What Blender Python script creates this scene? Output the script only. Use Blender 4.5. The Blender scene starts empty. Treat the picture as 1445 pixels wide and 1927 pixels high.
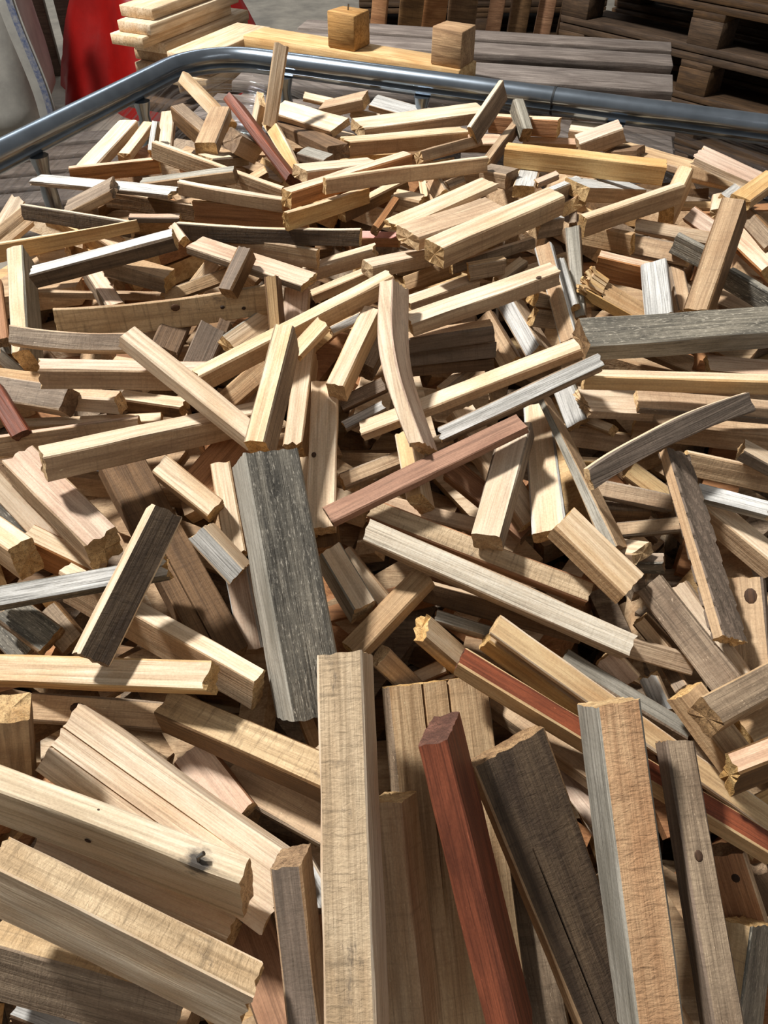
import bpy, bmesh, math, random
from mathutils import Vector, Matrix, noise

# ---------------------------------------------------------------- camera, world, lights, exposure
scene = bpy.context.scene
C = scene.collection
cam = bpy.data.objects.new('camera', bpy.data.cameras.new('camera'))
C.objects.link(cam)
cam.location = (0, 0, 1.5)
cam.rotation_euler = (math.radians(45), 0, 0)
cam.data.sensor_fit = 'VERTICAL'
cam.data.sensor_height = 36
cam.data.lens = 36 * 1450 / 1927
cam.data.clip_start = 0.02
scene.camera = cam

world = bpy.data.worlds.new('hall_air')
scene.world = world
world.use_nodes = True
world.node_tree.nodes['Background'].inputs[0].default_value = (1.0, 0.97, 0.93, 1)
world.node_tree.nodes['Background'].inputs[1].default_value = 0.19

def area_light(name, loc, target, size, size_y, power, color=(1, 1, 1)):
    d = bpy.data.lights.new(name, 'AREA')
    d.shape = 'RECTANGLE'; d.size = size; d.size_y = size_y
    d.energy = power; d.color = color
    o = bpy.data.objects.new(name, d); C.objects.link(o)
    o.location = loc
    o.rotation_euler = (Vector(target) - Vector(loc)).to_track_quat('-Z', 'Y').to_euler()
    return o
# high-bay lamp of the hall, above and behind the cage to the left
area_light('high_bay_lamp', (-2.0, 1.65, 4.5), (0.05, 0.7, 1.05), 0.36, 0.36, 330, (1.0, 0.975, 0.94))
# overhead strip at the back for the rim highlights, then an added front fill
area_light('tube_light', (-2.5, 7.5, 5.2), (-2.5, 7.5, 0), 4.0, 0.25, 170, (0.86, 0.93, 1.0))
area_light('tube_light', (1.5, -2.0, 5.2), (1.5, -2.0, 0), 4.0, 0.25, 22, (1.0, 0.97, 0.93))  # added fill for the front-facing sides, no known lamp here

scene.view_settings.view_transform = 'Standard'
scene.view_settings.look = 'None'
scene.view_settings.gamma = 1
scene.view_settings.use_curve_mapping = False
scene.view_settings.exposure = 0.0

# ---------------------------------------------------------------- helpers
rnd = random.Random(7)
def lin(rgb):
    return tuple((c / 255 / 12.92) if c / 255 <= 0.04045 else ((c / 255 + 0.055) / 1.055) ** 2.4 for c in rgb) + (1,)

def tag(o, label=None, cat=None, group=None, kind=None):
    if label: o['label'] = label
    if cat: o['category'] = cat
    if group: o['group'] = group
    if kind: o['kind'] = kind
    return o

def link(name, mesh, mats, parent=None, loc=None, rot=None):
    o = bpy.data.objects.new(name, mesh); C.objects.link(o)
    if mats and not mesh.materials:
        for m in (mats if isinstance(mats, (list, tuple)) else [mats]): mesh.materials.append(m)
    if loc is not None: o.location = loc
    if rot is not None: o.rotation_euler = rot
    if parent: o.parent = parent
    return o

def empty(name, loc, rz=0):
    o = bpy.data.objects.new(name, None); C.objects.link(o)
    o.location = loc; o.rotation_euler = (0, 0, rz); o.empty_display_size = 0.05
    return o

def finish(bm, name, angle=0.6, smooth=True):
    bm.normal_update()
    for f in bm.faces: f.smooth = smooth
    for e in bm.edges:
        if len(e.link_faces) == 2 and e.calc_face_angle(0) > angle: e.smooth = False
    me = bpy.data.meshes.new(name); bm.to_mesh(me); bm.free()
    return me

def box_mesh(name, sx, sy, sz, bev=0.002, jitter=0.0, seed=0):
    bm = bmesh.new(); bmesh.ops.create_cube(bm, size=1)
    r = random.Random(seed)
    for v in bm.verts:
        v.co = Vector((v.co.x * sx, v.co.y * sy, v.co.z * sz)) + Vector([r.uniform(-1, 1) * jitter for _ in range(3)])
    if bev: bmesh.ops.bevel(bm, geom=bm.edges[:], offset=bev, segments=1, affect='EDGES')
    return finish(bm, name, 1.2)

def tube(bm, pts, radius, sides=12, closed=False, profile=None, upv=Vector((0, 0, 1))):
    n = len(pts); rings = []
    for i, p in enumerate(pts):
        p = Vector(p)
        a = Vector(pts[i - 1]) if (i or closed) else p
        b = Vector(pts[(i + 1) % n]) if (i < n - 1 or closed) else p
        t = (b - a).normalized()
        s = t.cross(upv)
        s = s.normalized() if s.length > 1e-4 else Vector((1, 0, 0))
        u = s.cross(t).normalized()
        prof = profile(i / max(1, n - 1)) if profile else [(math.cos(2 * math.pi * k / sides) * radius, math.sin(2 * math.pi * k / sides) * radius) for k in range(sides)]
        rings.append([bm.verts.new(p + s * x + u * y) for x, y in prof])
    m = len(rings[0])
    for i in range(n if closed else n - 1):
        r0, r1 = rings[i], rings[(i + 1) % n]
        for k in range(m): bm.faces.new((r0[k], r0[(k + 1) % m], r1[(k + 1) % m], r1[k]))
    if not closed:
        bm.faces.new(rings[0][::-1]); bm.faces.new(rings[-1])

# ---------------------------------------------------------------- materials
def nodes(name):
    m = bpy.data.materials.new(name); m.use_nodes = True
    nt = m.node_tree
    return m, nt, nt.nodes['Principled BSDF']

def N(nt, kind, **kw):
    n = nt.nodes.new('ShaderNode' + kind)
    for k, v in kw.items():
        if k.startswith('i_'):
            key = k[2:]
            n.inputs[int(key) if key.isdigit() else key.replace('_', ' ')].default_value = v
        else: setattr(n, k, v)
    return n

def ramp(nt, src, lo, hi):
    r = N(nt, 'MapRange', i_1=lo, i_2=hi); r.clamp = True
    nt.links.new(src, r.inputs[0]); return r.outputs[0]

def mixc(nt, fac, a, b, mode='MIX'):
    m = N(nt, 'Mix', data_type='RGBA', blend_type=mode)
    for s, v in ((m.inputs[0], fac), (m.inputs[6], a), (m.inputs[7], b)):
        if isinstance(v, (int, float)): s.default_value = v
        elif isinstance(v, tuple): s.default_value = v
        else: nt.links.new(v, s)
    return m.outputs[2]

def wood(name, light, dark, grain=1.0, stain=0.0, stain_col=(40, 36, 32), saw=0.0, specks=0.0, rough=0.72, vary=0.10, end=False, bump=1.0, spot=None, sat=(0.84, 1.06)):
    m, nt, b = nodes(name)
    tc = N(nt, 'TexCoord'); oi = N(nt, 'ObjectInfo')
    off = N(nt, 'VectorMath', operation='SCALE'); off.inputs[0].default_value = (31, 17, 23)
    nt.links.new(oi.outputs['Random'], off.inputs['Scale'])
    add = N(nt, 'VectorMath', operation='ADD')
    nt.links.new(tc.outputs['Object'], add.inputs[0]); nt.links.new(off.outputs[0], add.inputs[1])
    def noi(sc, detail=4, rough_=0.6, dist=0.0):
        mp = N(nt, 'Mapping'); mp.inputs['Scale'].default_value = sc
        nt.links.new(add.outputs[0], mp.inputs[0])
        n = N(nt, 'TexNoise', i_Scale=1.0, i_Detail=detail, i_Roughness=rough_, i_Distortion=dist)
        nt.links.new(mp.outputs[0], n.inputs['Vector']); return n.outputs[0]
    def times(src, k):
        f = N(nt, 'Math', operation='MULTIPLY', i_1=k); nt.links.new(src, f.inputs[0]); return f.outputs[0]
    if end:
        g1 = noi((60, 900, 900), 3); g2 = noi((20, 220, 220), 3); g3 = noi((8, 60, 60), 2)
    else:
        g1 = noi((16, 950, 950), 3, 0.65, 0.2); g2 = noi((6, 210, 210), 4, 0.6, 0.5); g3 = noi((11, 42, 42), 3, 0.6, 0.5)
    col = mixc(nt, ramp(nt, g3, 0.36, 0.66), lin(light), lin(dark))
    col = mixc(nt, times(ramp(nt, g2, 0.46, 0.66), 0.75), col, lin(tuple(int(c * 0.84) for c in dark)))
    col = mixc(nt, times(ramp(nt, g1, 0.50, 0.68), 0.8 * grain), col, lin(tuple(int(c * 0.66) for c in dark)))
    if saw:
        s4 = noi((330, 26, 26), 3, 0.6, 0.4)
        col = mixc(nt, times(ramp(nt, s4, 0.54, 0.70), 0.55 * min(1, saw)), col, lin(tuple(int(c * 0.62) for c in dark)))
    if stain:
        s1 = noi((22, 60, 60), 6, 0.75)
        col = mixc(nt, times(ramp(nt, s1, 0.66 - 0.22 * stain, 0.78 - 0.18 * stain), 0.9), col, lin(stain_col))
    if specks:
        s2 = noi((170, 900, 900), 3, 0.7)
        col = mixc(nt, times(ramp(nt, s2, 0.70 - 0.20 * specks, 0.80 - 0.18 * specks), 0.75), col, lin(tuple(min(255, int(c * 1.3 + 24)) for c in light)))
    if spot:                                        # rust-black stain around a nail, at a place on the piece
        sub = N(nt, 'VectorMath', operation='SUBTRACT'); sub.inputs[1].default_value = spot[:3]
        nt.links.new(tc.outputs['Object'], sub.inputs[0])
        ln_ = N(nt, 'VectorMath', operation='LENGTH'); nt.links.new(sub.outputs[0], ln_.inputs[0])
        mx = N(nt, 'Math', operation='MULTIPLY_ADD', i_1=0.02, i_2=-0.01); nt.links.new(noi((90, 200, 200), 4), mx.inputs[0])
        ad = N(nt, 'Math', operation='ADD'); nt.links.new(ln_.outputs['Value'], ad.inputs[0]); nt.links.new(mx.outputs[0], ad.inputs[1])
        col = mixc(nt, times(ramp(nt, ad.outputs[0], spot[3], spot[3] * 0.4), 0.9), col, lin((36, 36, 40)))
    fine = noi((520, 700, 700), 2, 0.6)
    col = mixc(nt, 0.3, col, mixc(nt, fine, (0.1, 0.08, 0.06, 1), (1, 1, 1, 1)), 'OVERLAY')
    hs = N(nt, 'HueSaturation')
    v = N(nt, 'MapRange', i_3=1 - vary, i_4=1 + vary); nt.links.new(oi.outputs['Random'], v.inputs[0])
    nt.links.new(v.outputs[0], hs.inputs['Value'])
    w = N(nt, 'Math', operation='FRACT'); w2 = N(nt, 'Math', operation='MULTIPLY', i_1=7.31)
    nt.links.new(oi.outputs['Random'], w2.inputs[0]); nt.links.new(w2.outputs[0], w.inputs[0])
    sm = N(nt, 'MapRange', i_3=sat[0], i_4=sat[1]); nt.links.new(w.outputs[0], sm.inputs[0]); nt.links.new(sm.outputs[0], hs.inputs['Saturation'])
    nt.links.new(col, hs.inputs['Color'])
    nt.links.new(hs.outputs[0], b.inputs['Base Color'])
    b.inputs['Roughness'].default_value = rough
    b.inputs['Specular IOR Level'].default_value = 0.3
    bp = N(nt, 'Bump', i_Strength=0.5 * bump, i_Distance=0.0006); nt.links.new(g1, bp.inputs['Height'])
    b1 = N(nt, 'Bump', i_Strength=0.5 * bump, i_Distance=0.0016); nt.links.new(g2, b1.inputs['Height']); nt.links.new(bp.outputs[0], b1.inputs['Normal'])
    last = b1
    if saw:
        s3 = noi((330, 130, 130), 4, 0.6, 0.6)
        b2 = N(nt, 'Bump', i_Strength=0.7 * saw, i_Distance=0.0014); nt.links.new(s3, b2.inputs['Height'])
        nt.links.new(b1.outputs[0], b2.inputs['Normal']); last = b2
    nt.links.new(last.outputs[0], b.inputs['Normal'])
    return m

WOOD = {
    'C': wood('cream_pine', (232, 210, 180), (210, 178, 140), 0.4),
    'T': wood('tan_pine', (198, 170, 134), (170, 136, 100), 0.45, specks=0.15, saw=0.4),
    'Y': wood('golden_pine', (218, 186, 136), (194, 152, 100), 0.4),
    'P': wood('pink_pine', (224, 198, 172), (198, 162, 134), 0.5),
    'Q': wood('rose_pine', (224, 172, 160), (205, 146, 134), 0.4),
    'O': wood('orange_brown_wood', (182, 132, 88), (150, 102, 64), 0.6),
    'U': wood('reddish_brown_wood', (172, 124, 92), (140, 96, 68), 0.7, saw=0.2),
    'L': wood('rough_orange_plank', (210, 168, 122), (186, 136, 90), 0.4, saw=1.0, stain=0.12, stain_col=(164, 116, 82)),
    'R': wood('red_mahogany', (140, 74, 46), (98, 50, 31), 0.8, rough=0.55, vary=0.06, sat=(0.96, 1.04), specks=0.12),
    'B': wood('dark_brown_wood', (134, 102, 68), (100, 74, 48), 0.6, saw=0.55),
    'N': wood('dark_stained_wood', (106, 88, 68), (72, 58, 46), 0.7, stain=0.32, stain_col=(48, 39, 30), specks=0.1, saw=0.7, sat=(0.9, 1.02)),
    'D': wood('weathered_brown_wood', (166, 146, 122), (126, 106, 86), 0.8, specks=0.3, saw=0.6, stain=0.15, stain_col=(70, 60, 52)),
    'M': wood('mauve_brown_wood', (136, 118, 102), (108, 94, 80), 0.6, saw=0.4),
    'G': wood('grey_weathered_wood', (182, 176, 162), (136, 130, 116), 0.9, saw=0.2),
    'K': wood('black_weathered_wood', (142, 135, 120), (90, 86, 78), 1.0, stain=0.5, stain_col=(40, 38, 35), specks=0.65, saw=0.3, bump=1.6),
    'W': wood('silver_white_wood', (222, 220, 214), (176, 174, 168), 1.1),
    'V': wood('white_cream_pine', (238, 224, 198), (222, 200, 168), 0.6, saw=0.3, bump=1.5),
    'S': wood('stained_tan_wood', (206, 180, 142), (180, 150, 110), 0.4, stain=0.28, stain_col=(86, 76, 66), saw=0.9),
}
END_L = wood('pale_end_grain', (214, 180, 128), (180, 142, 92), 1.0, end=True, specks=0.25)
END_D = wood('dark_end_grain', (158, 128, 92), (116, 88, 60), 1.0, end=True)
END_R = wood('red_end_grain', (118, 72, 50), (86, 50, 34), 1.0, end=True)

def plain(name, col, rough=0.6, metal=0.0, noise_amt=0.0, col2=None, scale=20, bump=0.0):
    m, nt, b = nodes(name)
    b.inputs['Roughness'].default_value = rough; b.inputs['Metallic'].default_value = metal
    if noise_amt or col2:
        tc = N(nt, 'TexCoord'); n = N(nt, 'TexNoise', i_Scale=scale, i_Detail=5.0, i_Roughness=0.65)
        nt.links.new(tc.outputs['Object'], n.inputs['Vector'])
        nt.links.new(mixc(nt, ramp(nt, n.outputs[0], 0.35, 0.68), lin(col), lin(col2 or col)), b.inputs['Base Color'])
        if bump:
            bp = N(nt, 'Bump', i_Strength=bump, i_Distance=0.01); nt.links.new(n.outputs[0], bp.inputs['Height']); nt.links.new(bp.outputs[0], b.inputs['Normal'])
    else: b.inputs['Base Color'].default_value = lin(col)
    return m
GALV = plain('galvanised_steel', (140, 150, 160), 0.25, 0.9, col2=(122, 131, 140), scale=30)
SEAM = plain('dark_seam', (40, 42, 44), 0.6, 0.5)
CONCRETE = plain('dusty_concrete', (168, 158, 142), 0.9, col2=(136, 128, 116), scale=6, bump=0.1)
RED = plain('red_tarpaulin', (176, 18, 12), 0.45, col2=(150, 12, 8), scale=5, bump=0.25)
BAGM = plain('woven_bag_cloth', (176, 174, 166), 0.7, col2=(150, 148, 142), scale=8, bump=0.2)
BLUE = plain('blue_print', (74, 88, 124), 0.7, col2=(150, 150, 150), scale=60)
NAILM = plain('nail_steel', (120, 118, 114), 0.4, 0.9)
CUBE = wood('cube_wood', (192, 152, 100), (154, 114, 68), 0.6, stain=0.1, stain_col=(110, 80, 50))
BROWN_DARK = wood('old_dark_wood', (84, 64, 44), (56, 42, 30), 0.8)  # dark tone of the added backing stack behind the upright boards
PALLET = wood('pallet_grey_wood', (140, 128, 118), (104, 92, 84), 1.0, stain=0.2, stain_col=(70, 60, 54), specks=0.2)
PALLET_DIM = wood('pallet_brown_wood', (96, 72, 48), (64, 47, 32), 0.8)  # darkened in colour so the back pallets look out of the light

# film: thin clear plastic with glossy stretch streaks, whitened to stand in for glints
FILM, nt, b = nodes('stretch_film')
nt.nodes.remove(b)
out = nt.nodes['Material Output']
tc = N(nt, 'TexCoord')
dt = N(nt, 'VectorMath', operation='DOT_PRODUCT'); dt.inputs[1].default_value = (0.12, -0.28, 1.0)
nt.links.new(tc.outputs['Object'], dt.inputs[0])
sp = N(nt, 'SeparateXYZ'); nt.links.new(tc.outputs['Object'], sp.inputs[0])
cb = N(nt, 'CombineXYZ')
for src, k, dst in ((sp.outputs[0], 5.0, 0), (sp.outputs[1], 5.0, 1), (dt.outputs['Value'], 260.0, 2)):
    q = N(nt, 'Math', operation='MULTIPLY', i_1=k); nt.links.new(src, q.inputs[0]); nt.links.new(q.outputs[0], cb.inputs[dst])
nz = N(nt, 'TexNoise', i_Scale=1.0, i_Detail=4.0, i_Roughness=0.7); nt.links.new(cb.outputs[0], nz.inputs['Vector'])
bp = N(nt, 'Bump', i_Strength=0.9, i_Distance=0.01); nt.links.new(nz.outputs[0], bp.inputs['Height'])
gl = N(nt, 'BsdfGlossy', i_Roughness=0.16, i_Color=(0.9, 0.93, 1, 1)); nt.links.new(bp.outputs[0], gl.inputs['Normal'])
df = N(nt, 'BsdfDiffuse', i_Color=(0.8, 0.82, 0.85, 1))
tr = N(nt, 'BsdfTransparent', i_Color=(0.95, 0.95, 0.95, 1))
m1 = N(nt, 'MixShader', i_0=0.35); nt.links.new(gl.outputs[0], m1.inputs[1]); nt.links.new(df.outputs[0], m1.inputs[2])
m2 = N(nt, 'MixShader')
fr = N(nt, 'MapRange', i_1=0.48, i_2=0.60, i_3=0.08, i_4=0.62); nt.links.new(nz.outputs[0], fr.inputs[0])
nt.links.new(fr.outputs[0], m2.inputs[0]); nt.links.new(tr.outputs[0], m2.inputs[1]); nt.links.new(m1.outputs[0], m2.inputs[2])
nt.links.new(m2.outputs[0], out.inputs[0])

# ---------------------------------------------------------------- the setting
bm = bmesh.new()
bmesh.ops.create_grid(bm, x_segments=4, y_segments=4, size=9)
tag(link('floor', finish(bm, 'floor'), CONCRETE, loc=(0, 5, 0)), kind='structure')

# ---------------------------------------------------------------- the wire cage (tubular steel, on a pallet)
RIM = 1.14
RIM_Z = 1.144
C0 = Vector((-0.292, 1.402, 0)); EB = Vector((0.916, -0.401, 0)); EL = Vector((-0.371, -0.9285, 0))
LEN_B, LEN_L = 1.2, 1.3
def bin_pt(b_, l_, z=0.0): return C0 + EB * b_ + EL * l_ + Vector((0, 0, z))
def loop_pts(inset, z, r, seg=9):
    pts = []
    cs = [(inset, inset), (LEN_B - inset, inset), (LEN_B - inset, LEN_L - inset), (inset, LEN_L - inset)]
    ctr = [(inset + r, inset + r), (LEN_B - inset - r, inset + r), (LEN_B - inset - r, LEN_L - inset - r), (inset + r, LEN_L - inset - r)]
    a0 = [180, 270, 0, 90]
    for (cx, cy), a in zip(ctr, a0):
        for k in range(seg + 1):
            t = math.radians(a + 90 * k / seg)
            pts.append(bin_pt(cx + r * math.cos(t), cy + r * math.sin(t), z))
    return pts
cage = empty('wire_cage', bin_pt(LEN_B / 2, LEN_L / 2, 0))
tag(cage, 'galvanised tubular steel cage with a rounded rim holding the firewood', 'cage')
def cpart(name, bm_, mat, ang=0.7):
    o = link(name, finish(bm_, name, ang), mat); o.parent = cage
    o.matrix_parent_inverse = Matrix.Translation(-cage.location); return o
def rim_profile(_):
    pr = []
    for k in range(28):
        a = 2 * math.pi * k / 28
        x, y = math.cos(a), math.sin(a)
        w = 0.0155; h = 0.0178
        notch = 0.0055 * math.exp(-((y + 0.2) / 0.15) ** 2)
        pr.append((x * (w - notch), y * h))
    return pr
bm = bmesh.new(); tube(bm, loop_pts(0.0, RIM_Z, 0.105, 10), 0, closed=True, profile=rim_profile); cpart('rim_tube', bm, GALV, 1.0)
def post(p, zt, crimp=True):
    bm_ = bmesh.new()
    pts = [p + Vector((0, 0, z)) for z in (0.15, 0.6, zt - 0.07, zt - 0.045, zt - 0.02, zt)]
    rs = [0.0105, 0.0105, 0.0105, 0.0105, 0.0095, 0.0125]
    def prof(t):
        i = round(t * (len(pts) - 1)); r = rs[i]
        return [(math.cos(2 * math.pi * k / 14) * r, math.sin(2 * math.pi * k / 14) * r * (0.75 if i == 4 else 1)) for k in range(14)]
    tube(bm_, pts, 0, profile=prof, upv=EB); return cpart('post', bm_, GALV)
for t in (0.155, 0.385, 0.67, 0.92, 1.12): post(bin_pt(t, 0.012), RIM_Z - 0.014)
for t in (0.195, 0.42, 0.64, 0.86, 1.08): post(bin_pt(0.012, t), RIM_Z - 0.014); post(bin_pt(LEN_B - 0.012, t), RIM_Z - 0.014)
for t in (0.1, 0.3, 0.5, 0.7, 0.9): post(bin_pt(t, LEN_L - 0.012), RIM_Z - 0.014)
for z in (0.2, 0.42, 0.64, 0.86):
    bm = bmesh.new(); tube(bm, loop_pts(0.0, z, 0.10, 6), 0.010, sides=10, closed=True); cpart('cross_tube', bm, GALV)
bm = bmesh.new()
p0, p1 = bin_pt(0.577, 0), bin_pt(0.580, 0)
tube(bm, [p0 + Vector((0, 0, RIM_Z)), p1 + Vector((0, 0, RIM_Z))], 0, profile=lambda t: [(x * 1.03, y * 1.03) for x, y in rim_profile(t)])
cpart('joint_seam', bm, SEAM)
bm = bmesh.new()
base = bmesh.ops.create_cube(bm, size=1)
for v in bm.verts: v.co = C0 + EB * (LEN_B * (0.5 + v.co.x)) + EL * (LEN_L * (0.5 + v.co.y)) + Vector((0, 0, 0.075 + 0.15 * v.co.z))
bmesh.ops.recalc_face_normals(bm, faces=bm.faces[:])
cpart('base_pallet', bm, PALLET_DIM)

# stretch film wrapped around the outside of the cage
bm = bmesh.new()
ring = loop_pts(-0.016, 0, 0.115, 8)
dense = []
for i in range(len(ring)):
    a, b_ = ring[i], ring[(i + 1) % len(ring)]
    k = max(1, int((b_ - a).length / 0.03))
    dense += [a.lerp(b_, j / k) for j in range(k)]
zs = [0.2, 0.4, 0.6, 0.8, 0.92, 0.98, 1.02, 1.05, 1.08, 1.11, 1.138]
cen = bin_pt(LEN_B / 2, LEN_L / 2)
grid = []
for z in zs:
    row = []
    for p in dense:
        nrm = (p - cen).normalized()
        w = noise.noise(Vector((p.x * 9, p.y * 9, z * 16))) * 0.006
        sag = 0.006 * math.sin(math.pi * min(1, max(0, (1.138 - z) / 0.5)))
        row.append(bm.verts.new(p + Vector((0, 0, z)) + nrm * (w - sag)))
    grid.append(row)
for a in range(len(zs) - 1):
    for k in range(len(dense)):
        j = (k + 1) % len(dense)
        bm.faces.new((grid[a][k], grid[a][j], grid[a + 1][j], grid[a + 1][k]))
tag(link('stretch_film', finish(bm, 'stretch_film', 3), FILM), 'clear glossy plastic stretch film wrapped around the steel cage', 'plastic film')

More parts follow.
